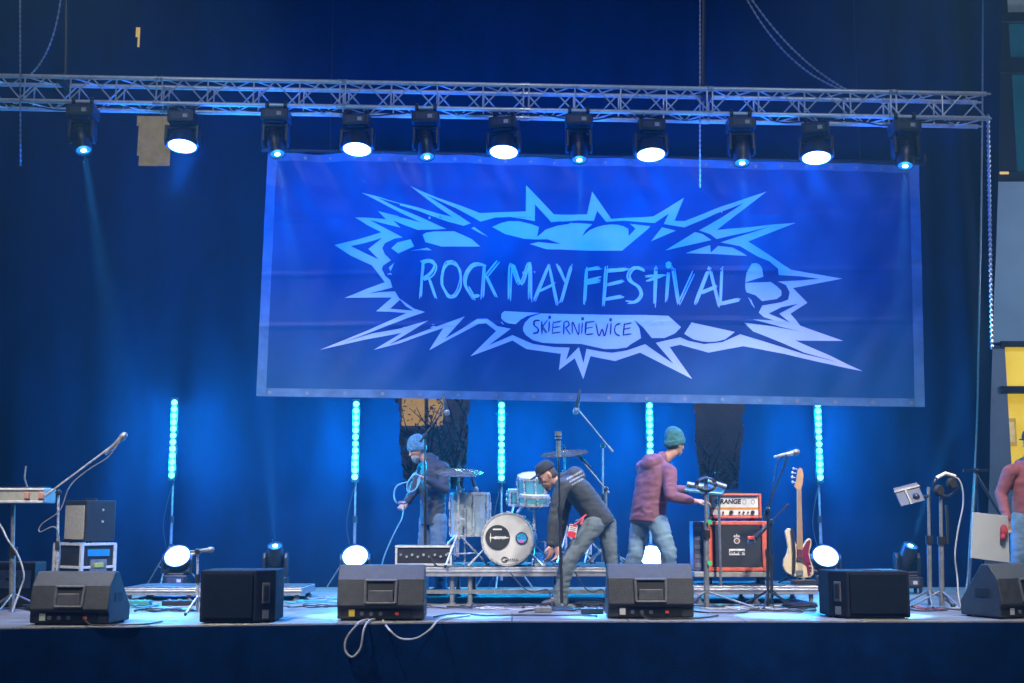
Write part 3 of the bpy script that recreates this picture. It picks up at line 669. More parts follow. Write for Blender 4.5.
def box_speaker(px0, px1, split, Y, h, label, grip_left):
    x0, x1 = gx(px0, Y), gx(px1, Y); xs = gx(split, Y); loc = V(((x0+x1)/2, Y, SZ)); c = loc.x
    r = thing('box_speaker', (0,0,0), label, 'speaker box', 'plain dark speaker boxes at the stage front')
    b = MB(); pts = [(x0-c, 0), (xs-c, 0), (x1-c, .13), (x1-c, .52), (x0-c, .52)] if not grip_left else [(x0-c, .16), (xs-c, 0), (x1-c, 0), (x1-c, .52), (x0-c, .52)]
    b.prism([(x, y, .012) for x, y in pts], (0, 0, h)); b.build('cabinet', mat('dark_cabinet', (0.007, 0.010, 0.020), 0.7, 0, 0.3, 14, 0.3, 160, spec=0.2), r, bevel=.012, seg=3)
    b = MB()
    if not grip_left: b.box(((x0+xs)/2 - c, -.008, h/2 + .015), (xs - x0 - .05, .014, h - .06))
    else: b.box(((x1+xs)/2 - c, -.008, h/2 + .015), (x1 - xs - .05, .014, h - .06))
    b.build('grille', NAVY, r, bevel=.004)
    e0, e1 = (V((xs-c, 0, 0)), V((x1-c, .13, 0))) if not grip_left else (V((x0-c, .16, 0)), V((xs-c, 0, 0)))
    t = (e1-e0).normalized(); nn = V((t.y, -t.x, 0)); m_ = (e0+e1)/2 + V((0, 0, h*.58)); q = Matrix((t, -nn, V((0,0,1)))).transposed()
    b = MB(); b.box(m_ + nn*.004, (.075, .01, .17), q); hd = b.build('handle_plate', EDGE, r, bevel=.004)
    b = MB(); b.box(m_ + nn*.010, (.045, .006, .125), q); b.build('handle_recess_shade', HANDLE, hd)  # dark block in place of a shaded hollow
    b = MB(); b.box((e0+e1)/2 + V((0,0,h*.17)) + nn*.003, (.06, .006, .07), q); b.build('connector_panel', GREYM, r)
    for x in (x0-c+.07, x1-c-.07):
        for y in (.2, .46): b = MB(); b.cyl((x, y, 0), (x, y, .014), .02, seg=8); b.build('foot', RUBBER, r)
    r.location = loc; return r
box_speaker(199, 272, 255, 10.64, .425, 'plain dark speaker box behind the short microphone stand at the left', False)
box_speaker(834, 911, 848, 11.13, .40, 'blue lit dark speaker box with a grip plate, in front of the bass', True)

# ------------------------------------------------------------------ stands and microphones
def mic_obj(p, d, label, m=None, scale=1.0):
    p = V(p); d = V(d).normalized(); k = scale
    b = MB(); b.lathe([(.009*k, -.17*k), (.012*k, -.165*k), (.019*k, -.03*k), (.021*k, 0)], p, d, 14)
    o = b.build('microphone', m or BLACKM, origin=p, smooth=True); tag(o, label, 'microphone')
    b = MB(); b.lathe([(.021*k, 0), (.026*k, .008*k), (.028*k, .028*k), (.022*k, .050*k), (.008*k, .060*k)], p, d, 14); b.build('grille_head', GREYM, o, smooth=True)
    return o
def mic_stand(base, top, label, boom=None, tripod=True, m=None, legl=.33, group=None, r0=.013, spread=0.0):
    m = m or GREYM; base = V(base); top = V(top)
    r = thing('microphone_stand', base, label, 'stand', group)
    b = MB(); mid = base.lerp(top, .55); b.cyl(base + V((0,0,.02)), mid, r0*1.25, seg=10); b.cyl(mid, top, r0*.85, seg=10); b.build('pole', m, r, smooth=True)
    b = MB(); b.cyl(mid - V((0,0,.03)), mid + V((0,0,.05)), r0*1.9, seg=10); b.build('clutch', BLACKM, r, smooth=True)
    if tripod:
        for k in range(3):
            a = 2*pi*k/3 + spread; e = base + V((cos(a)*legl, sin(a)*legl, .014))
            b = MB(); b.tube([base + V((0,0,.17)), e], .010, 6); b.build('leg', m, r, smooth=True)
            b = MB(); b.ball(e, .016, 8, 5); b.build('foot', RUBBER, r)
    else:
        b = MB(); b.lathe([(.145, 0), (.148, .012), (.13, .024), (.03, .034), (.018, .06)], base, (0,0,1), 28); b.build('base', BLACKM, r, smooth=True)
    if boom:
        p0, p1 = V(boom[0]), V(boom[1])
        b = MB(); b.tube([p0, p1], .0085, 8); d = (p1-p0).normalized(); b.cyl(p0, p0 + d*.09, .014, seg=8); b.build('boom', m, r, smooth=True)
        b = MB(); b.ball(top, .030, 10, 6); b.cyl(top - V((0,.035,0)), top + V((0,.035,0)), .018, seg=8); b.build('pivot', BLACKM, r, smooth=True)
    return r
def cable(pts, name, label, rad=.006, m=None, cat='cable', group=None):
    b = MB(); b.tube(bez(pts, 8), rad, 6); o = b.build(name, m or CABLE, origin=pts[0], smooth=True); return tag(o, label, cat, group)
# left boom stand
Y = 11.75
mic_stand(G(56.7, Y), W(58.5, 492.5, Y), 'tall silver boom stand at the left with its arm reaching up right', (W(45, 496, Y), W(120, 440, Y)), m=STEEL, spread=.4)
mic_obj(W(121, 438.5, Y), W(126, 434, Y) - W(119, 441, Y), 'microphone at the tip of the tall left boom arm', GREYM, 1.2)
cable([W(120, 441, Y-.02), W(108, 457, Y-.03), W(88, 470, Y-.02), W(70, 486, Y-.02), W(60, 510, Y-.03), W(42, 524, Y-.02), W(40, 532, Y-.03), W(56, 528, Y-.04), W(60, 560, Y-.03), W(52, 590, Y-.02), G(50, Y-.05, SZ+.01)], 'microphone_cable', 'black cable wound along the tall left boom stand', .006, GREYM)
# short stand
Y = 11.7
mic_stand(G(197.6, Y), W(197.6, 551.5, Y), 'short silver stand with a level arm at the dark left speaker box', (W(191, 554.5, Y), W(207, 550, Y)), m=STEEL, legl=.2, spread=.2)
mic_obj(W(208, 550, Y), (1, 0, .1), 'small microphone on the short stand by the dark left box', GREYM)
# centre straight stand
Y = 12.3
mic_stand(G(562, Y), W(558, 434, Y), 'straight black microphone stand with a round base in front of the bending man', tripod=False, m=BLACKM)
b = MB(); p = W(558.5, 449, Y); b.cyl(p - V((0,0,.08)), p + V((0,0,.08)), .024, seg=12); b.cyl(p + V((0,0,.10)), p + V((0,0,.115)), .035, seg=12); b.cyl(W(558, 436, Y), W(558, 431.5, Y), .032, seg=12)
o = b.build('microphone_clip', GREYM, origin=p, smooth=True); tag(o, 'grey clip fixed to the top of the straight centre stand', 'clip')
# singer's stand on the drum platform
Y = 13.35; zt = SZ + RH
mic_stand(G(425, Y, zt), W(425, 436, Y), 'black boom stand before the man in the blue beanie', (W(420, 442, Y), W(446, 407, Y)), m=BLACKM, spread=1.0, legl=.28)
mic_obj(W(446.5, 410, Y), W(448.5, 419, Y) - W(445.5, 404, Y), 'slim microphone hanging from the boom over the left cymbal', BLACKM, 1.1)
# overhead drum stands
Y = 14.2
mic_stand(G(602.7, Y, zt), W(603, 446, Y), 'thin boom stand slanting over the right cymbal', (W(613, 452, Y), W(577, 408, Y)), m=GREYM, legl=.3)
mic_obj(W(576.5, 408, Y), W(574.5, 418, Y) - W(577.5, 402, Y), 'overhead microphone at the tip of the boom above the right cymbal', BLACKM, 1.3)
Y = 13.9
mic_stand(G(607.5, Y, zt), W(606, 489, Y), 'lower boom stand behind the back of the bending man', (W(609, 493, Y), W(581, 459, Y)), m=GREYM, legl=.25, spread=.7)
mic_obj(W(580, 457, Y), W(574, 452, Y) - W(582, 460, Y), 'drum microphone beside the right cymbal behind the bending man', BLACKM)
# stand with ring, by the amplifier
Y = 12.35
sr = mic_stand(G(706.6, Y), W(706, 476, Y), 'sturdy tripod stand before the red amplifier, with a coiled cable ring on top', m=GREYM, legl=.50, spread=-.35, r0=.022)
b = MB(); c = W(706, 484.5, Y - .03)
for k in range(4): b.tube([c + V((cos(t*pi/14)*(.105 - .008*k), -.006*k + .01*sin(t), sin(t*pi/14)*(.07 - .005*k))) for t in range(29)], .007, 6)
o = b.build('cable_coil', CABLE, origin=c, smooth=True); tag(o, 'black cable coiled in a ring on the stand before the red amplifier', 'cable')
for k, pz in enumerate((522, 563)):
    b = MB(); p = W(709.5, pz, Y-.02); b.cyl(p, p + V((0, -.02, 0)), .024, seg=12); b.build('locking_knob', mat('green_knob', (0.05, 0.5, 0.15), 0.4), sr)
Y = 13.0
b = MB(); p0, p1, p2, p3 = W(684, 492, Y-.1), W(722, 496, Y-.1), W(727, 487, Y+.2), W(690, 485, Y+.2)
b.prism([p0, p1, p2, p3], (0, 0, .03)); tray = b.build('effects_tray', mat('tray_top', (0.05, 0.16, 0.25), 0.3, 0.2, 0.2, 8), origin=(p0+p2)/2, bevel=.006); tag(tray, 'blue lit tray with two bars on top held out over the red amplifier', 'tray')
for a, c in (((687, 484), (703, 487)), ((708, 481), (726, 487))):
    b = MB(); b.tube([W(*a, Y), W(*c, Y)], .028, 10); b.build('bar', GREYM, tray, smooth=True)
b = MB(); pm = (p1+p2)/2; b.cyl(V((pm.x - .05, Y+.12, W(720, 493, Y).z)), V((pm.x - .05, Y+.12, zp)), .014, seg=8); b.build('support_pole', GREYM, tray)
# vocal stand
Y = 12.45
mic_stand(G(768, Y), W(767.5, 510, Y), 'black vocal boom stand between the red amplifier and the bass', (W(763, 520, Y), W(788, 456, Y)), m=BLACKM, spread=.2, legl=.3)
mic_obj(W(793, 452.8, Y), W(799, 452, Y) - W(788, 454.5, Y), 'silver vocal microphone on the boom left of the bass headstock', STEEL, 1.15)
cable([W(787, 455, Y-.02), W(778, 460, Y-.03), W(774, 480, Y-.04), W(771, 500, Y-.03), W(769, 530, Y-.03), W(770, 570, Y-.03), G(774, Y-.05, SZ+.01), G(790, Y-.1, SZ+.01)], 'microphone_cable', 'thin cable hanging down the vocal stand beside the bass', .005)
Y = 12.75
mic_stand(G(772, Y), W(771, 522, Y), 'short boom stand with its arm crossing the red speaker cabinet', (W(788.6, 504, Y), W(756, 537, Y)), m=BLACKM, legl=.3, spread=.9)
mo = mic_obj(W(754, 539, Y), W(750, 543, Y) - W(758, 535, Y), 'stubby microphone with a red ring aimed at the red speaker cabinet', BLACKM, 1.4)
b = MB(); b.box(W(751, 538, Y - .04), (.07, .03, .035)); b.build('ring', mat('red_ring', (0.7, 0.08, 0.03), 0.4), mo, bevel=.008)
# right hand stands
Y = 12.6
sA = mic_stand(G(930, Y), W(928.5, 487, Y), 'upright stand with a tilted pale clipboard on its arm', m=GREYM, legl=.28, spread=.3, r0=.018)
b = MB(); c = W(909, 494.5, Y - .05); q = Matrix.Rotation(R(-14), 3, 'Y') @ Matrix.Rotation(R(-25), 3, 'X'); b.box(c, (.25, .012, .21), q); cb = b.build('tablet_holder', mat('pale_board', (0.045, 0.062, 0.12), 0.6, 0, 0.15, 10), origin=c, bevel=.006); tag(cb, 'pale tilted tablet clamped to the arm of the right stand', 'tablet')
b = MB(); b.tube([c + V((.02, -.02, -.05)), W(922, 497, Y-.02), W(928.5, 496, Y)], .016, 8); b.ball(W(916, 497, Y-.06), .04, 10, 6); b.build('clamp_arm', BLACKM, cb, smooth=True)
b = MB(); b.box(c + q @ V((0, -.012, .06)), (.26, .014, .022), q); b.box(c + q @ V((-.02, -.012, -.03)), (.018, .012, .16), q); b.build('clip_bar', BLACKM, cb)
sB = mic_stand(G(942, Y-.1), W(940.5, 488, Y-.1), 'second right stand leaning beside the tablet stand, hung with headphones', m=GREYM, legl=.28, spread=.9, r0=.020)
b = MB(); c = W(945, 485.5, Y - .12)
b.tube([c + V((cos(t*pi/12)*.115, .015*sin(t), sin(t*pi/12)*.105)) for t in range(25)], .013, 8); hp = b.build('headphones', BLACKM, origin=c, smooth=True); tag(hp, 'round black headphones hanging on top of the leaning right stand', 'headphones')
b = MB(); b.lathe([(.05, -.02), (.06, 0), (.045, .03)], c + V((-.07, -.02, -.05)), (.4, -1, 0), 14); b.lathe([(.05, -.02), (.06, 0), (.045, .03)], c + V((.06, -.02, .02)), (.4, -1, 0), 14); b.build('ear_pad', RUBBER, hp, smooth=True)
b = MB(); b.tube([c + V((-.09, -.03, .075)), c + V((0, -.03, .12)), c + V((.1, -.02, .09))], .018, 8); b.build('headband', CREAM, hp, smooth=True)
b = MB(); b.tube(bez([W(946, 505, Y-.14), W(947.5, 525, Y-.15), W(947, 544, Y-.14)]), .015, 6); o = b.build('strap', BLACKM, origin=W(946, 505, Y-.14), smooth=True); tag(o, 'dark strap dangling from the leaning right stand', 'strap')
cable([W(950, 480, Y-.12), W(957, 478, Y-.12), W(962, 487, Y-.12), W(963, 505, Y-.1), W(958, 530, Y-.1), W(955, 555, Y-.12), W(957, 575, Y-.1), G(962, Y-.2, SZ+.01), G(985, Y-.1, SZ+.01)], 'headphone_cable', 'pale cable falling in a loop from the headphones at the right', .008, CABLEG)
Y = 14.4
b = MB(); b.tube([W(963, 470.5, Y), W(988, 470, Y)], .016, 6); b.ball(W(976, 471, Y), .035, 8, 6); b.tube([W(976, 474, Y), W(1001, 516, Y), ], .016, 6); b.tube([W(976, 474, Y), G(969, Y - .3)], .012, 6); b.tube([W(976, 474, Y), G(984, Y+.5)], .012, 6); b.tube([W(1001, 516, Y), G(1040, Y, SZ)], .016, 6)
o = b.build('tripod', BLACKM, origin=G(976, Y), smooth=True); tag(o, 'dark tripod with a level bar on top beside the pink hoodie', 'tripod')
# long cable at the curtain edge
cable([W(983, -30, 16.1), W(982, 150, 16.1), W(979, 320, 16.1), W(977, 420, 16.1), W(974, 480, 16.0), W(970, 540, 15.9), G(966, 15.8, SZ+.01), G(955, 15.6, SZ+.01)], 'long_cable', 'long dark cable running down the right edge of the curtain', .012, GREYM)

# ------------------------------------------------------------------ chains and ropes above
def chain(p0, p1, label, r=.014, sag=None):
    p0, p1 = V(p0), V(p1); L = (p1-p0).length; n = int(L/.028); pts = []; rs = []
    for i in range(n):
        t = i/n; s_ = (sag or V((0,0,0)))*(4*t*(1-t))
        pts.append(p0.lerp(p1, t) + s_); rs.append(r if i % 2 else r*.45)
    b = MB(); b.tube(pts, rs, 6); o = b.build('hoist_chain', mat('chain_steel', (0.42, 0.45, 0.5), 0.4, 0.6, 0.2, 30), origin=p1, fix=False); return tag(o, label, 'chain')
Y = 13.35
chain(W(20, -20, Y-.3), W(20.5, 168, Y-.3), 'short hoist chain hanging straight at the far left of the truss', .013)
chain(W(62, -12, Y-.2), W(30, 75, Y), 'loose chain slanting from the top left down to the truss', .013, V((.06, 0, -.12)))
chain(W(700, -20, Y), W(700, 190, Y-.1), 'long hoist chain hanging down over the banner', .012)
chain(W(748, -6, Y-.2), W(851, 92, Y), 'upper strand of the slack chain reaching the truss at the right', .013, V((-.03, 0, -.12)))
chain(W(744, -6, Y-.1), W(846, 91, Y+.1), 'lower strand of the slack chain reaching the truss at the right', .013, V((-.06, 0, -.17)))
chain(W(988, 114, Y+.1), W(992, 352, Y+.1), 'thick chain hanging from the right end of the truss', .022)
b = MB(); b.tube([W(66, -10, Y), W(66, 40, Y), W(65, 84, Y)], .022, 8); b.box(W(65, 82, Y+.05), (.08, .3, .1)); o = b.build('hoist_strap', BLACKM, origin=W(66, 80, Y), smooth=True); tag(o, 'black lifting strap at the left of the truss', 'strap')
b = MB(); b.tube([W(704, -10, Y), W(703, 50, Y), W(703, 96, Y)], .026, 8); b.box(W(706, 95, Y+.05), (.1, .3, .1)); o = b.build('hoist_strap', BLACKM, origin=W(703, 96, Y), smooth=True); tag(o, 'black lifting strap beside the long hoist chain', 'strap')

# ------------------------------------------------------------------ left side gear
Y = 11.9
kz0, kz1 = W(20, 503, Y).z, W(20, 488, Y).z; x1 = W(45, 495, Y).x; x0 = x1 - 1.0
b = MB(); b.box(((x0+x1)/2, Y + .14, (kz0+kz1)/2), (x1-x0, .30, kz1-kz0)); kb = b.build('keyboard_case', mat('case_grey', (0.30, 0.30, 0.27), 0.5, 0, 0.15, 14), origin=((x0+x1)/2, Y + .14, kz0), bevel=.012); tag(kb, 'pale flat keyboard case lying on a stand at the left edge', 'keyboard')
b = MB()
for z in (kz0 + .012, kz1 - .012): b.box(((x0+x1)/2, Y - .014, z), (x1-x0-.02, .012, .02))
b.build('edging', ALU, kb, bevel=.003)
for px in (41, 27):
    b = MB(); b.box(W(px, 495.5, Y - .02), (.05, .02, .06)); b.build('latch', mat('latch', (0.5, 0.25, 0.2), 0.4, 0.3), kb, bevel=.004)
b = MB(); b.box(((x0+x1)/2, Y + .14, kz1 + .006), (x1-x0-.08, .22, .012)); b.build('keys', BLACK, kb)
mic_stand(G(12, Y+.1), V((W(13, 508, Y+.1).x, Y+.1, kz0 - .01)), 'sturdy tripod stand under the keyboard at the left edge', m=GREYM, legl=.32, spread=.5, r0=.024)
b = MB(); b.tube([V((W(24, 490, Y+.12).x, Y+.2, kz1 + .012)), W(24.5, 478, Y+.2), W(26, 466, Y+.2)], .009, 6); o = b.build('antenna', GREYM, origin=W(24, 490, Y+.2), smooth=True); tag(o, 'short upright antenna on the keyboard at the left edge', 'antenna')
cable([W(-6, 516, Y), W(2, 528, Y), W(8, 540, Y-.02), W(18, 555, Y), W(24, 575, Y), W(20, 590, Y), G(12, Y-.1, SZ+.01)], 'keyboard_cable', 'pale cable curling down the keyboard stand', .009, CABLEG)
# cabinet on flight case (both turned)
Y = 13.3; s_ = PX(Y); rot = R(-38)
def turned(px, zc, dims, rz): return Matrix.Translation((gx(px, Y), Y + .35, zc)) @ Matrix.Rotation(rz, 4, 'Z')
zt_ = W(78, 544.5, Y).z; fh = zt_ - SZ
fc = thing('flight_case', V((gx(75, Y), Y + .35, SZ)), 'black flight case with silver edges and a blue label under the grey amplifier', 'flight case')
Mx = turned(71, SZ + fh/2, None, rot); dx, dy = .50, .40
b = MB(); b.M = Mx; b.box((0,0,.03), (dx, dy, fh - .06)); b.build('body', mat('case_black', (0.02, 0.021, 0.024), 0.45, 0, 0.3, 14), fc)
b = MB(); b.M = Mx
for sx in (-1, 1):
    for sy in (-1, 1): b.box((sx*dx/2, sy*dy/2, .03), (.035, .035, fh - .055))
for z in (-fh/2 + .06, .06, fh/2):
    for sy in (-1, 1): b.box((0, sy*dy/2, z), (dx + .03, .03, .028))
    for sx in (-1, 1): b.box((sx*dx/2, 0, z), (.03, dy + .03, .028))
b.build('edging', ALU, fc, bevel=.003)
b = MB(); b.M = Mx; b.box((dx/2 + .006, 0, fh/2 - .09), (.01, .26, .07)); b.build('label', mat('blue_label', (0.02, 0.25, 0.6), 0.4), fc)
b = MB(); b.M = Mx; b.box((dx/2 + .008, 0, fh/2 - .23), (.014, .2, .14)); pl = b.build('handle_dish', GREYM, fc, bevel=.004)
b = MB(); b.M = Mx; b.box((dx/2 + .02, 0, fh/2 - .22), (.014, .11, .05)); b.build('handle', mat('yellow_grip', (0.4, 0.42, 0.1), 0.5), pl, bevel=.004)
b = MB(); b.M = Mx
for sx in (-.18, .18):
    for sy in (-.14, .14): b.cyl((sx, sy, -fh/2), (sx, sy, -fh/2 + .07), .035, seg=10)
b.build('castor', RUBBER, fc)
ch = W(78, 500, Y).z - zt_ - .016; Mx = turned(75, zt_ + .016 + ch/2, None, R(-40)); dx, dy = .42, .36
am = thing('guitar_amplifier', V((gx(76, Y), Y + .35, zt_ + .016)), 'dark guitar amplifier with a grey grille on top of the flight case', 'amplifier')
b = MB(); b.M = Mx; b.box((0,0,.006), (dx, dy, ch - .012)); b.build('cabinet', BLACK, am, bevel=.014)
b = MB(); b.M = Mx; b.box((0, -dy/2 - .004, -.01), (dx - .05, .012, ch - .09)); b.build('grille', mat('grey_grille_cloth', (0.32, 0.31, 0.28), 0.8, 0, 0.15, 40, 0.3, 300), am, bevel=.003)
b = MB(); b.M = Mx; b.box((0, 0, ch/2 + .012), (.2, .03, .02)); b.build('handle', RUBBER, am, bevel=.006)
b = MB(); b.M = Mx
for z in (.12, .0): b.cyl((dx/2, .02, z), (dx/2 + .006, .02, z), .014, seg=10)
b.build('side_screw', STEEL, am)
for sx in (-.16, .16):
    for sy in (-.12, .12): b = MB(); b.M = Mx; b.cyl((sx, sy, -ch/2 - .016), (sx, sy, -ch/2 + .008), .016, seg=8); b.build('foot', RUBBER, am)
Y = 12.6
b = MB(); zz = W(10, 562, Y).z - SZ; b.box((gx(2, Y), Y + .15, SZ + zz/2), (.62, .3, zz)); o = b.build('rack_box', BLACK, origin=(gx(2, Y), Y+.15, SZ), bevel=.012); tag(o, 'low black rack box on the floor under the keyboard', 'rack box')
b = MB(); b.box((gx(2, Y), Y - .004, SZ + zz*.62), (.54, .008, zz*.4)); b.build('front_panel', GREYM, o, bevel=.003)
b = MB()
for k in range(6): b.cyl((gx(2, Y) - .2 + .08*k, Y - .006, SZ + zz*.62), (gx(2, Y) - .2 + .08*k, Y - .024, SZ + zz*.62), .014, seg=8)
b.build('knob', BLACK, o)

# ------------------------------------------------------------------ red amplifier stack
Y = 13.25; zc0, zc1 = W(737, 571.5, Y).z, W(737, 521, Y).z
x0, x1 = W(705, 545, Y).x, W(767, 545, Y).x; cx = (x0+x1)/2; w = x1-x0; D = .36
dl = thing('wheeled_dolly', (cx, Y + D/2, zp), 'low pale dolly under the red speaker cabinet', 'dolly')
b = MB(); b.box((cx - .04, Y + D/2, zc0 - .03), (w + .16, D + .04, .055)); b.build('board', mat('dolly_board', (0.3, 0.3, 0.28), 0.6, 0, 0.2, 14), dl, bevel=.006)
b = MB()
for sx in (-1, 1):
    for sy in (.06, D - .06):
        p = V((cx + sx*(w/2 - .05), Y + sy, zp)); b.cyl(p + V((-.02, 0, .045)), p + V((.02, 0, .045)), .045, seg=14); b.box(p + V((0, 0, .085)), (.05, .05, .03)); b.bar(p + V((0,0,.09)), V((p.x, p.y, zc0 - .05)), .03, .03)
b.build('castor', RUBBER, dl)
ca = thing('speaker_cabinet', (cx, Y + D/2, zc0), 'red speaker cabinet with a black grille, white crest and name plate', 'speaker')
h = zc1 - zc0; t_ = .055
b = MB(); b.box((cx, Y + D/2 + .02, zc0 + h/2), (w, D - .04, h)); 
for sx in (-1, 1): b.box((cx + sx*(w/2 - t_/2), Y + .015, zc0 + h/2), (t_, .09, h))
b.box((cx, Y + .016, zc1 - t_*.4), (w - 2*t_, .085, t_*.8)); b.box((cx, Y + .016, zc0 + t_*.4), (w - 2*t_, .085, t_*.8)); b.build('shell', RED, ca, bevel=.010)
b = MB(); b.box((cx - w/2 + t_ + .012, Y + .012, zc0 + h/2), (.03, .02, h - .1)); b.build('inner_trim', RED, ca)
b = MB(); b.box((cx + .01, Y - .004, zc0 + h/2), (w - 2*t_ - .04, .03, h - 2*t_ + .016)); b.build('grille', mat('black_grille_cloth', (0.022, 0.025, 0.032), 0.75, 0, 0.3, 40, 0.4, 400), ca)
crest = MB(); cc = V((cx + .005, Y - .026, zc0 + h*.62))
crest.lathe([(.0325, 0), (.0325, .004)], cc + V((0, 0, -.006)), (0, -1, 0), 20); crest.prism([cc + V((-.035, 0, .03)), cc + V((.035, 0, .03)), cc + V((.026, 0, .055)), cc + V((.012, 0, .045)), cc + V((0, 0, .066)), cc + V((-.012, 0, .045)), cc + V((-.026, 0, .055))], (0, -.004, 0))
cr = crest.build('crest', mat('crest_white', (0.75, 0.75, 0.75), 0.5), ca)
b = MB(); b.lathe([(.021, 0), (.021, .003)], cc + V((0, -.0045, -.008)), (0, -1, 0), 16); 
for a_ in (-.012, 0, .012): b.box(cc + V((a_, -.006, .03)), (.004, .003, .02))
b.build('crest_mark', mat('crest_dark', (0.25, 0.08, 0.05), 0.5), cr)
pc = V((cx + .005, Y - .022, zc0 + h*.385)); b = MB(); b.box(pc, (.165, .006, .065)); npl = b.build('name_plate', mat('name_plate', (0.7, 0.7, 0.7), 0.4), ca, bevel=.002)
INKB = mat('black_ink', (0.012, 0.012, 0.014), 0.5)
text_mesh('plate_lettering', 'orange', .056, INKB, npl, pc + V((0, -.005, .004)), (R(90), 0, 0), .15, .0018)
# amp head
h0, h1 = W(735, 518.5, Y).z, W(735, 493.5, Y).z; xa, xb = W(709, 506, Y).x, W(761.5, 506, Y).x; ax_ = (xa+xb)/2; aw = xb - xa; ah = h1 - h0
hd = thing('amplifier_head', (ax_, Y + .13, zc1), 'red amplifier head with a white panel, knobs and an amber light', 'amplifier')
b = MB(); b.box((ax_, Y + .15, h0 + ah/2), (aw, .24, ah))
for sx in (-1, 1): b.box((ax_ + sx*(aw/2 - .014), Y + .02, h0 + ah/2), (.028, .06, ah))
b.box((ax_, Y + .02, h1 - .013), (aw - .056, .06, .026)); b.box((ax_, Y + .02, h0 + .013), (aw - .056, .06, .026)); b.build('shell', RED, hd, bevel=.012)
b = MB(); b.box((ax_, Y + .026, h0 + ah*.66), (aw - .06, .012, ah*.44)); b.build('badge_panel', mat('amp_panel', (0.66, 0.66, 0.64), 0.35), hd)
b = MB(); b.box((ax_, Y + .024, h0 + ah*.405), (aw - .06, .014, .022)); b.build('stripe', mat('amber_stripe', (0.65, 0.24, 0.03), 0.45), hd)
b = MB(); b.box((ax_, Y + .026, h0 + ah*.25), (aw - .06, .012, ah*.24)); kp = b.build('control_panel', mat('amp_panel', (0.66, 0.66, 0.64), 0.35), hd)
for i, u in enumerate((-.17, -.125, -.04, .045, .09, .135, .185)):
    b = MB(); r_ = .021 if i in (2, 6) else .010; b.lathe([(r_, 0), (r_*.9, .02)], (ax_ + u, Y + .019, h0 + ah*.25), (0, -1, 0), 14); b.build('knob', BLACK, kp)
b = MB(); b.lathe([(.010, 0), (.008, .008)], (ax_ - .095, Y + .019, h0 + ah*.25), (0, -1, 0), 12); b.build('pilot_light', mat('pilot', (1, .7, .1), 0.4, emis=(1, .6, .08), estr=2.5), kp)
text_mesh('lettering', 'ORANGE', .066, INKB, hd, (ax_ - .075, Y + .019, h0 + ah*.67), (R(90), 0, 0), .12, .003)
b = MB(); 
for u in (.10, .19): b.tube([V((ax_ + u + cos(t*pi/8)*.018, Y + .017, h0 + ah*.67 + sin(t*pi/8)*.025)) for t in range(17)], .0025, 5)
b.build('panel_mark', GREYM, hd)
for sx in (-.2, .2):
    for sy in (.06, .22): b = MB(); b.cyl((ax_ + sx, Y + sy, zc1), (ax_ + sx, Y + sy, h0 + .002), .02, seg=8); b.build('foot', RUBBER, hd)
b = MB(); b.box((ax_, Y + .14, h1 + .012), (.2, .03, .018)); b.build('handle', RUBBER, hd)
b = MB(); b.box((cx, Y + .14, zc1 + .006), (w - .06, .3, .012)); 
b = MB(); xx = x0 - .06; b.box((xx, Y + .22, zc0 + h*.5), (.10, .26, h*.98)); o = b.build('side_rack', mat('rack_violet', (0.10, 0.09, 0.16), 0.5, 0.1, 0.2, 12), origin=(xx, Y+.22, zc0), bevel=.006); tag(o, 'narrow dark rack standing on the dolly left of the red cabinet', 'rack')
b = MB()
for k in range(5): b = MB(); b.box((xx, Y + .086, zc0 + h*(.12 + .18*k)), (.07, .006, .045)); b.build('rack_unit', GREYM, o)

# ------------------------------------------------------------------ bass guitar
Y = 13.35
def bp(px, py, o=0.0): p = W(px, py, Y); return V((p.x, Y + o - (SZ + .5 - p.z)*.10 + .05, p.z))
bs = thing('bass_guitar', W(800, 578, Y), 'cream bass guitar with a maroon pickguard standing on the right platform', 'guitar')
T = lambda L, o: [bp(680 + x/4.881, 470 + y/4.881, o) for x, y in L]
body = [(520, 300), (535, 282), (552, 288), (562, 320), (572, 360), (590, 378), (606, 372), (622, 345), (638, 332), (650, 342), (648, 370), (638, 400), (642, 440), (656, 480), (655, 510), (640, 525), (600, 528), (555, 520), (520, 500), (507, 470), (510, 440), (526, 410), (533, 380), (527, 340)]
n_ = V((0, -1, -.1))
b = MB(); b.prism([p for p in [bp(680 + x/4.881, 470 + y/4.881, 0) for x, y in body]], (0, .045, 0)); b.build('body', mat('cream_lacquer', (0.62, 0.50, 0.30), 0.25, 0, 0.08, 5), bs, bevel=.008)
pg = [(574, 372), (606, 382), (626, 350), (640, 340), (644, 350), (636, 380), (632, 410), (640, 450), (648, 485), (640, 512), (628, 518), (622, 470), (600, 452), (575, 450)]
b = MB(); b.prism(T(pg, -.008), (0, .006, 0)); b.build('pickguard', mat('maroon_guard', (0.16, 0.012, 0.04), 0.3, 0, 0.2, 10), bs)
b = MB(); b.prism(T([(570, 490), (603, 490), (603, 515), (570, 515)], -.014), (0, .012, 0)); b.build('bridge', GREYM, bs)
b = MB(); b.prism(T([(572, 428), (606, 430), (606, 446), (572, 444)], -.016), (0, .012, 0)); b.build('pickup', BLACK, bs)
b = MB(); b.prism(T([(576, 390), (605, 390), (603, 95), (582, 95)], -.018), (0, .03, 0)); b.build('neck', mat('maple', (0.42, 0.22, 0.09), 0.65, 0, 0.12, 8), bs, bevel=.003)
b = MB(); b.prism(T([(582, 96), (603, 96), (612, 60), (616, 20), (610, -8), (600, -14), (588, -5), (584, 20), (578, 55), (570, 78)], -.012), (0, .02, 0)); b.build('headstock', mat('maple', (0.42, 0.22, 0.09), 0.65, 0, 0.12, 8), bs, bevel=.003)
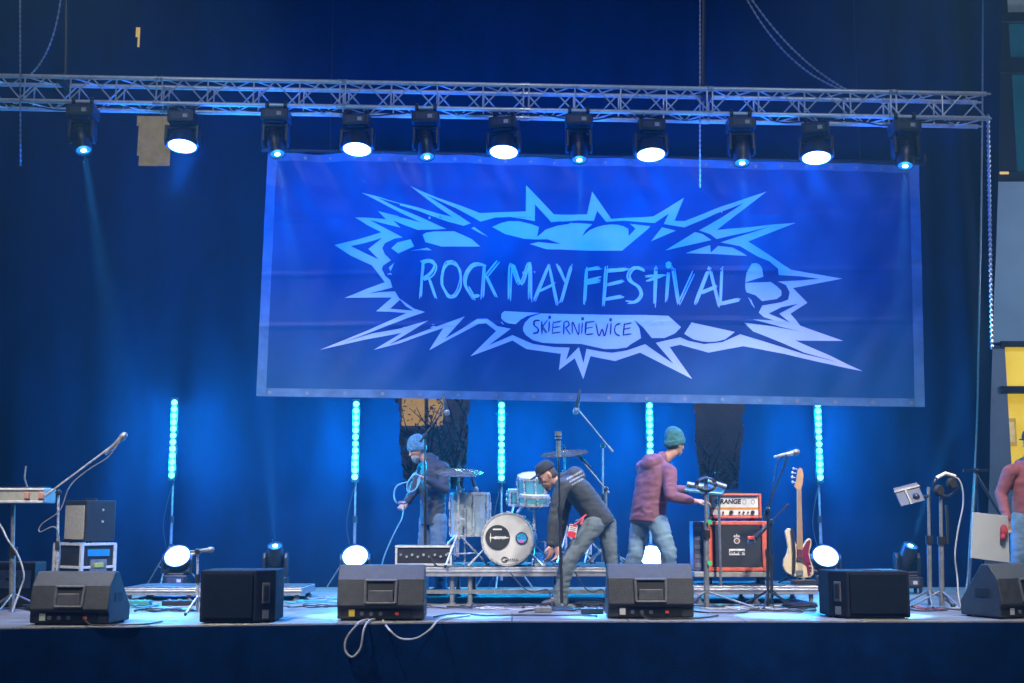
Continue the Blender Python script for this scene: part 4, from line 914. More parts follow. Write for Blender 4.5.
for x, y in ((574, 60), (572, 36), (574, 14), (580, -6)):
    b = MB(); p, q = T([(x + 6, y), (x - 12, y - 3)], -.004); b.tube([p, q], .007, 6); b.ell(q, (.013, 0, 0), (0, .006, 0), (0, 0, .016), 8, 5); b.build('tuning_peg', STEEL, bs, smooth=True)
b = MB()
for k in range(4): b.tube(T([(586 + 4.4*k, 92), (581 + 6.5*k, 498)], -.026), .0016, 4)
b.build('strings', GREYM, bs)
for x, y in ((636, 470), (643, 488), (640, 505)):
    b = MB(); p, = T([(x, y)], -.008); b.lathe([(.009, 0), (.008, .012)], p, (0, -1, 0), 10); b.build('knob', STEEL, bs)
b = MB(); q = T([(552, 285), (556, 330), (560, 400), (558, 460), (556, 505)], -.03); b.tube(q, .016, 6); b.build('strap', BLACKM, bs, smooth=True)
gs = thing('guitar_stand', V((W(799, 585, Y).x, Y + .1, zp)), 'small black stand holding the cream bass guitar', 'stand')
b = MB(); pz = V((W(799, 585, Y).x, Y + .15, zp))
b.tube([pz + V((0, 0, .02)), pz + V((0, .02, .45))], .012, 8); b.build('pole', BLACKM, gs)
b = MB(); b.tube([bp(790, 574, .06), bp(790, 580, .05), bp(808, 580, .05), bp(808, 574, .06)], .010, 6); b.tube([bp(799, 580, .05), pz + V((0, 0, .05))], .01, 6); b.build('cradle', BLACKM, gs)
for a_ in (.6, 2.5, 4.7):
    b = MB(); b.tube([pz + V((0, 0, .12)), pz + V((cos(a_)*.2, sin(a_)*.18, .01))], .010, 6); b.build('leg', BLACKM, gs)
b = MB(); b.box(W(801, 583.5, Y - .08).xyz + V((.02, 0, 0)), (.2, .1, .03)); p = W(801, 583.5, Y-.08)
b = MB(); b.box((p.x + .03, Y - .06, zp + .03), (.24, .12, .05)); o = b.build('effect_pedal', BLACK, origin=(p.x + .03, Y - .06, zp), bevel=.006); tag(o, 'flat dark effect pedal on the platform under the bass guitar', 'pedal')
b = MB(); b.cyl((p.x + .03, Y - .07, zp + .055), (p.x + .03, Y - .07, zp + .07), .016, seg=10); b.build('switch', STEEL, o)
# ------------------------------------------------------------------ drum kit
SHELL = mat('drum_shell', (0.27, 0.33, 0.36), 0.3, 0.1, 0.12, 8)
SHELLB = mat('drum_shell_teal', (0.08, 0.34, 0.42), 0.25, 0.2, 0.2, 6)
SKIN_D = mat('drum_head', (0.48, 0.48, 0.47), 0.45, 0, 0.14, 4)
BRASS = mat('cymbal_bronze', (0.45, 0.38, 0.22), 0.25, 0.9, 0.15, 12, 0.2, 90)
def drum(name, c, r, depth, axis, label, shell=SHELL, lugs=8):
    c = V(c); a = V(axis).normalized(); root = thing(name, c, label, 'drum', None)
    q = a.orthogonal().normalized(); w_ = a.cross(q)
    b = MB(); b.lathe([(r, -depth/2), (r, depth/2)], c, a, 40); b.build('shell', shell, root, smooth=True)
    for s in (-1, 1):
        b = MB(); b.lathe([(r*.965, 0), (r*.96, .004)], c + a*s*(depth/2 + .006), a*s, 40); b.build('drum_skin', SKIN_D, root)
        b = MB(); b.lathe([(r*.965, -.012), (r*1.03, -.012), (r*1.03, .016), (r*.965, .016), (r*.965, -.012)], c + a*s*depth/2, a*s, 40); b.build('hoop', STEEL, root, smooth=True)
    b = MB()
    for k in range(lugs):
        d = q*cos(2*pi*k/lugs + .2) + w_*sin(2*pi*k/lugs + .2); p = c + d*(r + .012)
        b.cyl(p - a*depth/2, p + a*depth/2, .005, seg=6); b.cyl(p - a*depth*.3, p - a*depth*.12, .012, seg=8); b.cyl(p + a*depth*.12, p + a*depth*.3, .012, seg=8)
    b.build('lug', STEEL, root, smooth=True)
    return root
Yk = 13.12; kr = 26.0*PX(Yk); kc = W(505.6, 537.5, Yk); kc.z = zr + kr + .012
ka = V((-.10, -1, .02)).normalized()
kd = drum('bass_drum', kc + V((.04, .2, 0)), kr, .40, ka, 'white fronted bass drum with a round black badge and small blue sticker', SHELLB, 10)
fc_ = kc + V((.04, .2, 0)) + ka*.213
kq = ka.cross(V((0, 0, 1))).normalized()*-1
if kq.x < 0: kq = -kq
ku = V((0,0,1))
def onk(px, py, o=.002): s_ = PX(Yk); return fc_ + kq*((px - 505.6)*s_) + ku*((536.0 - py)*s_) + ka*o
b = MB(); b.lathe([(12.4*PX(Yk), 0), (12.4*PX(Yk), .003)], onk(495.7, 534.3), ka, 36); bdg = b.build('badge', mat('badge_black', (0.02, 0.022, 0.022), 0.5), kd)
WI = mat('white_ink', (0.6, 0.6, 0.55), 0.5)
b = MB(); b.prism([onk(487, 534.6, .006), onk(494, 533.4, .006), onk(507, 534.3, .006), onk(507, 535, .006), onk(494, 536, .006)], ka*.001); b.prism([onk(488.6, 529.5, .006), onk(489.4, 534.5, .006), onk(488.6, 540, .006), onk(487.9, 534.5, .006)], ka*.002); b.prism([onk(491, 525.6, .006), onk(500, 525.6, .006), onk(500, 527, .006), onk(491, 527, .006)], ka*.001)
for k in range(9): b.prism([onk(493 + 1.3*k, 533, .0075), onk(493.7 + 1.3*k, 533, .0075), onk(493.7 + 1.3*k, 536.4 - (k % 3)*.4, .0075), onk(493 + 1.3*k, 536.4 - (k % 3)*.4, .0075)], ka*.001)
b.build('badge_mark', WI, bdg)
b = MB(); b.lathe([(6.2*PX(Yk), 0), (6.2*PX(Yk), .003)], onk(520, 535.2), ka, 30); stk = b.build('sticker', mat('sticker_ring', (0.03, 0.04, 0.07), 0.4), kd)
b = MB(); b.lathe([(4.9*PX(Yk), 0), (4.9*PX(Yk), .003)], onk(520, 535.2, .005), ka, 30); b.build('sticker_picture', mat('sticker_blue', (0.03, 0.35, 0.65), 0.4, 0, 0.5, 30), stk)
b = MB(); b.prism([onk(515.8, 537.6, .009), onk(521, 537, .009), onk(523.5, 538, .009), onk(521, 539.6, .009), onk(518, 539.3, .009)], ka*.001); b.build('sticker_pink', mat('sticker_pinkish', (0.6, 0.12, 0.4), 0.4), stk)
b = MB()
pts = [onk(503 + 3*cos(t), 556.2 + 2.4*sin(t), .006) for t in [x*.3 - 5.6 for x in range(19)]]; b.tube(pts, .005, 5); b.tube([onk(503, 556.6, .006), onk(506, 556.6, .006)], .005, 5)
for k in range(5): b.tube([onk(506.5 + 2.1*k, 555.2, .006), onk(507.2 + 2.1*k, 557.4, .006)], .0045, 5)
b.build('maker_mark', mat('maker_ink', (0.05, 0.05, 0.06), 0.5), kd)
b = MB()
for sx in (-1, 1): b = MB(); b.tube([kc + V((sx*kr*.9, .15, -kr*.45)), kc + V((sx*(kr + .12), -.02, -kr - .005))], .012, 8); b.build('spur', STEEL, kd, smooth=True)
Yf = 13.5; s_ = PX(Yf)
fz0, fz1 = W(470, 535, Yf).z, W(470, 494, Yf).z; fx = W(470, 515, Yf).x
fk = drum('floor_tom', (fx, Yf, (fz0 + fz1)/2), 19.5*s_, fz1 - fz0, (0, 0, 1), 'pale floor tom on chrome legs left of the bass drum')
for a_ in (.3, 2.4, 4.5):
    b = MB(); d = V((cos(a_), sin(a_), 0))*(19.5*s_ + .02); p = V((fx, Yf, 0)) + d
    b.tube([p + V((0,0,fz1 - .15)), p + V((0, 0, zr + .06)), p*1 + d*.25 + V((0, 0, zr + .012))], .009, 8); b.build('leg', STEEL, fk, smooth=True)
mic_obj(W(475, 487, Yf - .05), W(478, 494, Yf) - W(474, 483, Yf), 'small microphone clipped over the floor tom', BLACKM)
Yt = 13.55; s_ = PX(Yt)
tz = W(532, 486, Yt); rt = drum('rack_tom', tz, 14*s_, 20*s_, (-.05, -.30, 1), 'tilted teal rack tom beside the face of the bending man', SHELLB)
tz2 = W(514.5, 497.5, Yt + .1); drum('small_tom', tz2, 6.5*s_, 14*s_, (0, -.15, 1), 'small drum between the bass drum and the rack tom', SHELLB, 6)
b = MB(); b.tube([tz - V((0, -.05, .1)), kc + V((.12, .25, kr + .01))], .014, 8); b.tube([tz2 - V((0, 0, .06)), kc + V((.06, .28, kr + .0))], .012, 8); b.build('mount', STEEL, rt, smooth=True)
Ysn = 13.35; sn = W(534, 500, Ysn); ss = drum('snare_drum', sn, 15*PX(Ysn), 8*PX(Ysn), (.03, -.12, 1), 'shallow blue lit snare drum right above the bass drum', SHELLB)
b = MB(); b.cyl((sn.x, sn.y, zr + .02), (sn.x, sn.y, sn.z - .05), .014, seg=8)
for a_ in (.4, 2.5, 4.6): b.tube([(sn.x, sn.y, zr + .22), (sn.x + cos(a_)*.24, sn.y + sin(a_)*.2, zr + .012)], .010, 6); b.tube([(sn.x, sn.y, sn.z - .14), (sn.x + cos(a_)*.13, sn.y + sin(a_)*.13, sn.z - .045)], .009, 6)
b.build('stand', STEEL, ss, smooth=True)
def cymbal_stand(px, py, Y, r, tilt, base_px, label):
    top = W(px, py, Y); base = G(base_px, Y, zr); root = thing('cymbal_stand', base, label, 'cymbal')
    b = MB(); b.cyl(base + V((0,0,.10)), base.lerp(top, .5), .016, seg=10); b.cyl(base.lerp(top, .5), top + V((0, 0, .05)), .011, seg=10); b.build('pole', STEEL, root, smooth=True)
    for t in (.32, .5, .82):
        b = MB(); b.cyl(base.lerp(top, t) - V((0,0,.03)), base.lerp(top, t) + V((0,0,.03)), .026, seg=10); b.tube([base.lerp(top, t), base.lerp(top, t) + V((.06, -.03, 0))], .010, 6); b.build('wing_clamp', STEEL, root, smooth=True)
    for a_ in (.5, 2.6, 4.4):
        e = base + V((cos(a_)*.36, sin(a_)*.3, .012)); b = MB(); b.tube([base + V((0,0,.34)), e], .012, 6); b.tube([base + V((0,0,.13)), base.lerp(e, .55) + V((0,0,.13))], .008, 6); b.build('leg', STEEL, root, smooth=True)
        b = MB(); b.ball(e, .018, 8, 5); b.build('foot', RUBBER, root)
    a = V(tilt).normalized(); b = MB(); b.lathe([(r, 0), (r*.6, .012), (r*.26, .022), (r*.2, .036), (r*.1, .045), (.012, .046), (.012, .042), (r*.2, .030), (r*.6, .008), (r*.99, -.003)], top, a, 44); b.build('cymbal', BRASS, root, smooth=True)
    b = MB(); b.cyl(top + a*.046, top + a*.07, .018, seg=10); b.cyl(top + a*.07, top + a*.10, .007, seg=8); b.build('wing_nut', BLACKM, root)
    return root
cymbal_stand(459, 472.5, 13.2, 25*PX(13.2), (.03, -.22, 1), 457.5, 'large blue lit cymbal on a chrome stand over the floor tom')
cymbal_stand(564.5, 453.5, 13.85, 24.5*PX(13.85), (-.09, -.20, 1), 566, 'right cymbal on a tall stand behind the cap of the bending man')
st_ = thing('drum_throne', G(590, 14.1, zr), 'dark round drum stool behind the legs of the bending man', 'stool')
p = G(590, 14.1, zr); b = MB(); b.lathe([(.15, 0), (.17, .02), (.17, .07), (.14, .09)], p + V((0,0,.40)), (0,0,1), 24); b.build('seat', BLACK, st_, smooth=True)
b = MB(); b.cyl(p + V((0,0,.1)), p + V((0,0,.4)), .02, seg=8); b.build('pole', STEEL, st_)
for a_ in (.2, 2.3, 4.4):
    b = MB(); b.tube([p + V((0,0,.25)), p + V((cos(a_)*.25, sin(a_)*.25, .012))], .011, 6); b.build('leg', STEEL, st_)
b = MB(); p = G(540, 13.3, zr); b.box(p + V((0, 0, .02)), (.12, .3, .03)); b.prism([p + V((-.04, -.12, .04)), p + V((.04, -.12, .04)), p + V((.04, .14, .13)), p + V((-.04, .14, .13))], (0, 0, .012)); b.tube([p + V((-.06, .14, .03)), p + V((-.06, .14, .25)), p + V((.06, .14, .25)), p + V((.06, .14, .03))], .012, 6)
o = b.build('drum_pedal', STEEL, origin=p); tag(o, 'chrome foot pedal on the platform right of the bass drum', 'pedal')
p = G(423, 13.25, zr); zz = W(410, 545, 13.25).z; xx0, xx1 = gx(395, 13.25, zr), gx(452, 13.25, zr)
b = MB(); b.box(((xx0+xx1)/2, 13.4, (zr+zz)/2), (xx1-xx0, .3, zz-zr)); o = b.build('mixer_case', mat('case_black', (0.02,0.02,0.02)), origin=((xx0+xx1)/2, 13.4, zr), bevel=.006); tag(o, 'low silver edged case at the feet of the man in the blue beanie', 'case')
b = MB()
for z in (zr + .02, zz - .015): b.box(((xx0+xx1)/2, 13.245, z), (xx1-xx0, .014, .022))
for x in (xx0 + .012, xx1 - .012): b.box((x, 13.245, (zr+zz)/2), (.022, .012, zz-zr-.06))
b.build('edging', ALU, o)
b = MB()
for k in range(9): b.cyl((xx0 + .06 + k*(xx1-xx0-.12)/8, 13.25, (zr+zz)/2 + .01*(-1)**k), (xx0 + .06 + k*(xx1-xx0-.12)/8, 13.232, (zr+zz)/2 + .01*(-1)**k), .013, seg=8)
b.build('knob', STEEL, o)
b = MB(); p = G(392, 13.9); b.box(p + V((0, 0, .06)), (.36, .2, .12)); o = b.build('plug_box', BLACK, origin=p, bevel=.008); tag(o, 'small black plug box on the floor behind the monitor with the yellow sticker', 'plug box')
b = MB()
for k in range(4): b.cyl(p + V((-.13 + .085*k, -.1, .07)), p + V((-.13 + .085*k, -.112, .07)), .026, seg=12)
b.build('socket', GREYM, o)

# ------------------------------------------------------------------ people
SKIN = mat('skin', (0.46, 0.25, 0.18), 0.55, 0, 0.15, 9, 0.1, 60)
def organic(mb, name, m, parent, origin, voxel, iters=4, wrinkle=0.0, wscale=9.0, seed=0):
    me = bpy.data.meshes.new('tmp'); me.from_pydata(mb.v, [], mb.f)
    bm = bmesh.new(); bm.from_mesh(me); bmesh.ops.recalc_face_normals(bm, faces=bm.faces); bm.to_mesh(me); bm.free()
    o = bpy.data.objects.new('tmp', me); COL.objects.link(o)
    r = o.modifiers.new('r', 'REMESH'); r.mode = 'VOXEL'; r.voxel_size = voxel; r.use_smooth_shade = True
    s = o.modifiers.new('s', 'SMOOTH'); s.factor = 0.5; s.iterations = iters
    bpy.context.view_layer.update()
    m2 = bpy.data.meshes.new_from_object(o.evaluated_get(bpy.context.evaluated_depsgraph_get()))
    bpy.data.objects.remove(o); m2.name = name; o0 = V(origin)
    nl = [v.normal.copy() for v in m2.vertices]
    for v, n in zip(m2.vertices, nl):
        p = v.co
        if wrinkle:
            q = V((p.x*.7 + seed, p.y*.7, p.z*1.7)); k = noise.noise(q*wscale); k2 = noise.noise(q*wscale*2.1 + V((3, 1, 7)))
            v.co = p + n*wrinkle*((1 - abs(k)*2.2)*.9 + .4*k2)
        v.co = v.co - o0
    m2.materials.clear(); m2.materials.append(m)
    m2.polygons.foreach_set('use_smooth', [True]*len(m2.polygons))
    ob = bpy.data.objects.new(name, m2); COL.objects.link(ob); pw = WLOC[parent.name] if parent else V((0,0,0))
    ob.location = o0 - pw; WLOC[ob.name] = o0
    if parent: ob.parent = parent
    return ob
def add_hand(mb, wrist, d, palm_n, curl=.5, side=1, size=1.0):
    """palm and five fingers; d = towards the fingers, palm_n = out of the palm, side = +1 puts the thumb along d x palm_n"""
    d = V(d).normalized(); n = V(palm_n); n = (n - d*n.dot(d)).normalized(); t = d.cross(n)*side; k = size
    c = V(wrist) + d*.05*k; mb.ell(c, d*.058*k, t*.042*k, n*.018*k, 12, 8); mb.caps(V(wrist) - d*.01, V(wrist) + d*.02, .026*k, .027*k, 10)
    for i, (off, L) in enumerate(((.031, .072), (.0105, .082), (-.0105, .076), (-.031, .060))):
        p = V(wrist) + d*.094*k + t*off*k; a = 0; r = .0092*k; segs = (L*.45, L*.32, L*.26); p_prev = p - d*.02*k
        pts = [p_prev, p]
        for j, s_ in enumerate(segs):
            a += curl*(.55 if j == 0 else .75) + i*.03; dd = d*cos(a) + n*sin(a); p = p + dd*s_*k; pts.append(p)
        mb.chain_caps(pts, [r, r, r*.95, r*.88, r*.78])
    p = V(wrist) + d*.028*k + t*.032*k; q = p + (d*.7 + t*.75 + n*.25).normalized()*.042*k; e = q + (d*.95 + t*.2 + n*.45*curl).normalized()*.032*k
    mb.chain_caps([p - t*.015*k, p, q, e], [.014*k, .013*k, .011*k, .009*k])
def person(label, J, face, lat, cl, seed=1, hands=(None, None), shoe_d=None, voxel=.0085):
    J = {k: V(v) for k, v in J.items()}; f = V(face).normalized(); lat = V(lat).normalized()   # lat points to the figure's right side
    feet = (J['ankR'] + J['ankL'])/2; org = V((feet.x, feet.y, min(J['ankR'].z, J['ankL'].z) - .085))
    hip, chest, head = J['hip'], J['chest'], J['head']
    sp = (chest - hip).normalized(); fw = lat.cross(sp) * -1
    fwd = V((-lat.y, lat.x, 0))                       # horizontal facing of the trunk
    if fw.dot(fwd) < 0: fw = -fw
    r_ = f.cross(V((0,0,1))).normalized(); u_ = r_.cross(f).normalized()
    HS = cl.get('headscale', 1.0)
    neck0 = chest + sp*.035; neck1 = head - u_*.085*HS - f*.02
    L = (chest - hip).length
    def trunk(g, hem=0.0, top=True):
        se = [(hip - sp*(.06 + hem), lat*(.165 + g), fw*(.105 + g)), (hip + sp*.04, lat*(.160 + g), fw*(.108 + g*1.2)), (hip + sp*L*.38, lat*(.150 + g*1.2), fw*(.105 + g*1.5)), (hip + sp*L*.68, lat*(.170 + g*1.1), fw*(.115 + g*1.1)), (hip + sp*L*.90, lat*(.170 + g), fw*(.10 + g)), (chest + sp*.02, lat*(.125 + g), fw*(.080 + g))]
        return se
    # --- body
    b = MB(); b.loft(trunk(-.012), 20)
    b.caps(neck0 - sp*.05, neck1, .062, .055)
    b.ell(head, r_*.074*HS, f*.094*HS, u_*.112*HS, 20, 14)
    b.ell(head - u_*.062*HS + f*.030*HS, r_*.052*HS, f*.056*HS, u_*.052*HS, 14, 10)            # jaw
    b.ell(head - u_*.095*HS + f*.066*HS, r_*.022, f*.020, u_*.018, 10, 7)                        # chin
    b.caps(head + f*.086*HS + u_*.012*HS, head + f*.108*HS - u_*.030*HS, .010, .015, 8)         # nose
    b.ell(head + f*.084*HS + u_*.026*HS, r_*.050*HS, f*.014, u_*.012, 12, 6)                     # brow
    b.ell(head + f*.084*HS - u_*.062*HS, r_*.026*HS, f*.016, u_*.009, 10, 6); b.ell(head + f*.082*HS - u_*.075*HS, r_*.023*HS, f*.017, u_*.010, 10, 6)   # lips
    for s in (-1, 1):
        b.ell(head + r_*s*.078*HS - f*.006 - u_*.008, r_*.010, f*.020, u_*.032, 8, 8)            # ears
        b.ell(head + r_*s*.040*HS + f*.066*HS - u_*.022*HS, r_*.022, f*.018, u_*.020, 8, 6)      # cheeks
    for s, S in ((1, 'R'), (-1, 'L')):
        sh, el, wr = J['sh'+S], J['el'+S], J['wr'+S]; hp, kn, an = J['hp'+S], J['kn'+S], J['an'+'k'+S]
        b.chain_caps([chest + lat*s*.09 - sp*.03, sh, el, wr], [.06, .056, .041, .029])
        b.ell(sh.lerp(el, .5), (el-sh)*.32, (el-sh).orthogonal().normalized()*.048, (el-sh).cross((el-sh).orthogonal()).normalized()*.048, 10, 8)
        fa = (wr - el).normalized(); hd_ = hands[0 if s == 1 else 1] or {}
        add_hand(b, wr, hd_.get('d', fa), hd_.get('n', -lat*s), hd_.get('curl', .45), hd_.get('side', s), hd_.get('size', 1.05))
        b.chain_caps([hip.lerp(hp, .6), hp, kn, an], [.09, .088, .056, .042])
        sd = V((shoe_d or {}).get(S, fwd)); sd = V((sd.x, sd.y, 0)).normalized()
        b.caps(an, an + sd*.10 - V((0, 0, .045)), .04, .03); b.caps(an - V((0,0,.03)), an + sd*.16 - V((0,0,.055)), .035, .024)
    body = organic(b, 'person', SKIN, None, org, voxel, 3); tag(body, label, 'person')
    # --- top
    b = MB(); g = cl.get('loose', .018); b.loft(trunk(g, cl.get('hem', .03)), 24)
    for s, S in ((1, 'R'), (-1, 'L')):
        sh, el, wr = J['sh'+S], J['el'+S], J['wr'+S]; cut = wr.lerp(el, cl.get('cuff', .06))
        b.chain_caps([chest + lat*s*.08 - sp*.03, sh, el, cut], [.085, .078, .060, .043]); b.caps(cut, cut.lerp(el, .12), .041, .046)
    b.caps(neck0 - sp*.02, neck0.lerp(neck1, .35), .085, .072)
    if cl.get('hood'):
        hb = neck0 - fw*.06
        b.ell(hb - fw*.03 - sp*.03, lat*.125, fw*.075, sp*.085, 16, 10); b.ell(hb + sp*.03, lat*.105, fw*.085, sp*.05, 16, 8); b.chain_caps([hb + lat*.10, neck0 + fw*.075 + lat*.03 - sp*.05], [.045, .03]); b.chain_caps([hb - lat*.10, neck0 + fw*.075 - lat*.03 - sp*.05], [.045, .03])
    top = organic(b, cl['top_name'], cl['top'], body, org, .012, 3, .0075, 9.0, seed)
    # hem band
    # --- trousers
    b = MB(); b.loft([(hip + sp*.07, lat*.168, fw*.118), (hip - sp*.0, lat*.182, fw*.128), (hip - sp*.09, lat*.172, fw*.120)], 22)
    for s, S in ((1, 'R'), (-1, 'L')):
        hp, kn, an = J['hp'+S], J['kn'+S], J['ank'+S]
        b.chain_caps([hip.lerp(hp, .7), hp, kn, kn.lerp(an, .55), an - V((0,0,.01))], [.105, .106, .080, .073, .070])
        b.caps(an - V((0,0,.015)), an - V((0,0,.045)), .074, .076)
    organic(b, 'trousers', cl['legs'], body, org, .012, 3, .0075, 10.0, seed + 5)
    for s, S in ((1, 'R'), (-1, 'L')):
        an = J['ank'+S]; sd = V((shoe_d or {}).get(S, fwd)); sd = V((sd.x, sd.y, 0)).normalized(); sl = V((-sd.y, sd.x, 0)); z0 = an.z - .085
        b = MB(); A = V((an.x, an.y, 0))
        b.loft([(A - sd*.085 + V((0,0,z0 + .045)), sl*.03, V((0,0,.040))), (A - sd*.05 + V((0,0,z0 + .05)), sl*.040, V((0,0,.048))), (A + sd*.05 + V((0,0,z0 + .045)), sl*.043, V((0,0,.044))), (A + sd*.14 + V((0,0,z0 + .033)), sl*.048, V((0,0,.032))), (A + sd*.195 + V((0,0,z0 + .026)), sl*.028, V((0,0,.02)))], 16, 2.8)
        b.caps(an, an - V((0,0,.04)), .05, .052)
        organic(b, 'shoe', cl['shoe'], body, org, .010, 3)
    # --- headwear
    b = MB(); hc = head + u_*.040*HS - f*.012
    if cl['hat'] == 'beanie':
        b.ell(hc, r_*.090*HS, f*.108*HS, u_*.100*HS, 20, 12); b.ell(hc - u_*.012 + f*.0, r_*.096*HS, f*.115*HS, u_*.030, 20, 8); b.ell(hc + u_*.055 - f*.03, r_*.070*HS, f*.08*HS, u_*.07, 16, 10)
        # cut below the rim: the ellipsoid is replaced by a dome
        keep = MB()
        pr = [(.099*HS, -.055), (.105*HS, -.045), (.107*HS, -.005), (.100*HS, .005), (.096*HS, .055), (.084*HS, .090), (.058*HS, .122), (.02, .134), (0, .135)]
        vs = []; n = 26
        for rr, h in pr:
            vs += [hc + r_*cos(2*pi*k/n)*rr*.90 + f*sin(2*pi*k/n)*rr*1.08 - f*h*.15 + u_*(h + .38*sin(2*pi*k/n)*rr*max(0, 1 - max(0, h)/.09)) for k in range(n)]
        fs = [(i*n+k, i*n+(k+1) % n, (i+1)*n+(k+1) % n, (i+1)*n+k) for i in range(len(pr)-1) for k in range(n)] + [tuple(reversed(range(n)))]
        keep.add(vs, fs); organic(keep, 'beanie', cl['hatm'], body, org, .008, 2, .004, 16, seed)
    else:
        pr = [(.098*HS, .004), (.100*HS, .02), (.096*HS, .05), (.080*HS, .085), (.05*HS, .104), (0, .110)]; vs = []; n = 26; keep = MB()
        for rr, h in pr: vs += [hc + r_*cos(2*pi*k/n)*rr*.88 + f*sin(2*pi*k/n)*rr*1.08 + u_*h for k in range(n)]
        keep.add(vs, [(i*n+k, i*n+(k+1) % n, (i+1)*n+(k+1) % n, (i+1)*n+k) for i in range(len(pr)-1) for k in range(n)] + [tuple(reversed(range(n)))])
        keep.ell(hc + f*.125*HS + u_*.008, r_*.068, f*.072, u_*.010, 16, 6)
        organic(keep, 'cap', cl['hatm'], body, org, .007, 2)
    # hair below the hat at the back of the head
    b = MB(); b.ell(head - f*.022 - u_*.005, r_*.080*HS, f*.086*HS, u_*.080*HS, 18, 12)
    organic(b, 'hair', mat('hair', (0.06, 0.045, 0.035), 0.7, 0, 0.4, 60, .5, 200), body, org, .008, 2)
    if cl.get('beard'):
        b = MB(); b.ell(head - u_*.080*HS + f*.052*HS, r_*.054*HS, f*.052*HS, u_*.048*HS, 14, 10); b.ell(head - u_*.115*HS + f*.06*HS, r_*.034, f*.034, u_*.035, 12, 8)
        organic(b, 'beard', cl['beard'], body, org, .008, 2, .004, 30)
    b = MB()
    for s in (-1, 1): b.ball(head + r_*s*.030*HS + f*.087*HS + u_*.008*HS, .010, 8, 6)
    b.build('eye', mat('eye_dark', (0.04, 0.03, 0.03), 0.2), body, smooth=True)
    return body
HOODK = mat('black_fleece', (0.045, 0.052, 0.056), 0.9, 0, 0.25, 14, 0.5, 220)
JEANG = mat('grey_jeans', (0.12, 0.155, 0.175), 0.85, 0, 0.2, 9, 0.5, 260)
JEANB = mat('light_jeans', (0.15, 0.25, 0.35), 0.85, 0, 0.22, 9, 0.5, 260)
JEAND = mat('dark_jeans', (0.07, 0.12, 0.20), 0.85, 0, 0.2, 9, 0.5, 260)
PURP = mat('plum_fleece', (0.20, 0.085, 0.125), 0.9, 0, 0.2, 14, 0.5, 220)
PINK = mat('salmon_fleece', (0.34, 0.105, 0.10), 0.9, 0, 0.15, 14, 0.5, 220)
NAVYJ = mat('navy_jacket', (0.022, 0.026, 0.045), 0.7, 0, 0.3, 12, 0.4, 160)
SHOE = mat('dark_shoe', (0.03, 0.032, 0.035), 0.6, 0, 0.3, 20)
TEALK = mat('teal_knit', (0.045, 0.19, 0.21), 0.95, 0, 0.2, 40, 0.8, 300)
BLUEK = mat('blue_knit', (0.10, 0.26, 0.40), 0.95, 0, 0.5, 50, 0.8, 300)
CAPK = mat('black_cap', (0.025, 0.028, 0.03), 0.85, 0, 0.2, 40, 0.5, 260)
GREYB = mat('grey_beard', (0.30, 0.29, 0.28), 0.9, 0, 0.3, 60, 0.6, 260)
# bending man
zf = SZ + .085
def A(px, Y): p = G(px, Y); p.z = zf; return p
Y = 12.78
bend = person('man in a black cap and black hoodie bending down before the drums', dict(
    hip=W(600, 519, Y+.1), chest=W(571, 481, Y+.02), head=W(547, 475, Y), shR=W(568, 483, Y+.21), elR=W(563, 517, Y+.25), wrR=W(558, 545, Y+.22),
    shL=W(562, 486, Y-.17), elL=W(554, 519, Y-.20), wrL=W(551, 545, Y-.18), hpR=W(606, 524, Y+.22), knR=W(612, 561, Y+.20), ankR=A(621, Y+.30),
    hpL=W(594, 525, Y-.02), knL=W(567, 562, Y-.06), ankL=A(560, Y)), (-.80, -.18, -.50), (0.10, 1, 0),
    dict(top_name='hoodie', top=HOODK, legs=JEANG, shoe=SHOE, hat='cap', hatm=CAPK, hood=True, loose=.022, hem=.02, beard=mat('brown_beard', (0.16, 0.10, 0.07), 0.9, 0, 0.3, 60)), 3,
    hands=(dict(d=(-.1, 0, -1), n=(-.9, -.3, 0), curl=.5), dict(d=(-.1, 0, -1), n=(-.8, .6, 0), curl=.6)), shoe_d=dict(R=(-1, -.1, 0), L=(-1, -.25, 0)))
# lettering on the back of the hoodie follows the cloth
hood = [c for c in kids(bend) if c.name.startswith('hoodie')][0]
def bvh_of(o):
    m = o.data; off = WLOC[o.name]; return BVHTree.FromPolygons([v.co + off for v in m.vertices], [p.vertices[:] for p in m.polygons])
def decal(o, quads, m, name, parent):
    t = bvh_of(o); eye = V((0, 0, CZ)); b = MB()
    for q in quads:
        n = 14; vs = []; ok = True
        for j in range(3):
            for i in range(n+1):
                u, v = i/n, j/2
                a = V(q[0])*(1-u) + V(q[1])*u; c = V(q[3])*(1-u) + V(q[2])*u; p = a*(1-v) + c*v
                d = (W(p[0], p[1], 12) - eye).normalized(); h = t.ray_cast(eye, d)
                if h[0] is None: ok = False; break
                vs.append(h[0] + h[1]*.004)
            if not ok: break
        if ok: b.add(vs, [(j*(n+1)+i, j*(n+1)+i+1, (j+1)*(n+1)+i+1, (j+1)*(n+1)+i) for j in range(2) for i in range(n)])
    if b.v: b.build(name, m, parent, fix=False)
qs = []
rnd = random.Random(2)
for k, (x0_, y0_, x1_, y1_) in enumerate(((566.5, 478.5, 581, 470.5), (569, 481.5, 585, 473.0), (571.5, 484.2, 588, 475.3))):
    x = 0.0
    while x < .97:
        w_ = rnd.uniform(.05, .10); e = min(1, x + w_); h_ = 1.5 if k else 1.9
        qs.append(((x0_ + (x1_-x0_)*x, y0_ + (y1_-y0_)*x), (x0_ + (x1_-x0_)*e, y0_ + (y1_-y0_)*e), (x0_ + (x1_-x0_)*e + .4, y0_ + (y1_-y0_)*e + h_), (x0_ + (x1_-x0_)*x + .4, y0_ + (y1_-y0_)*x + h_))); x = e + rnd.uniform(.012, .03)
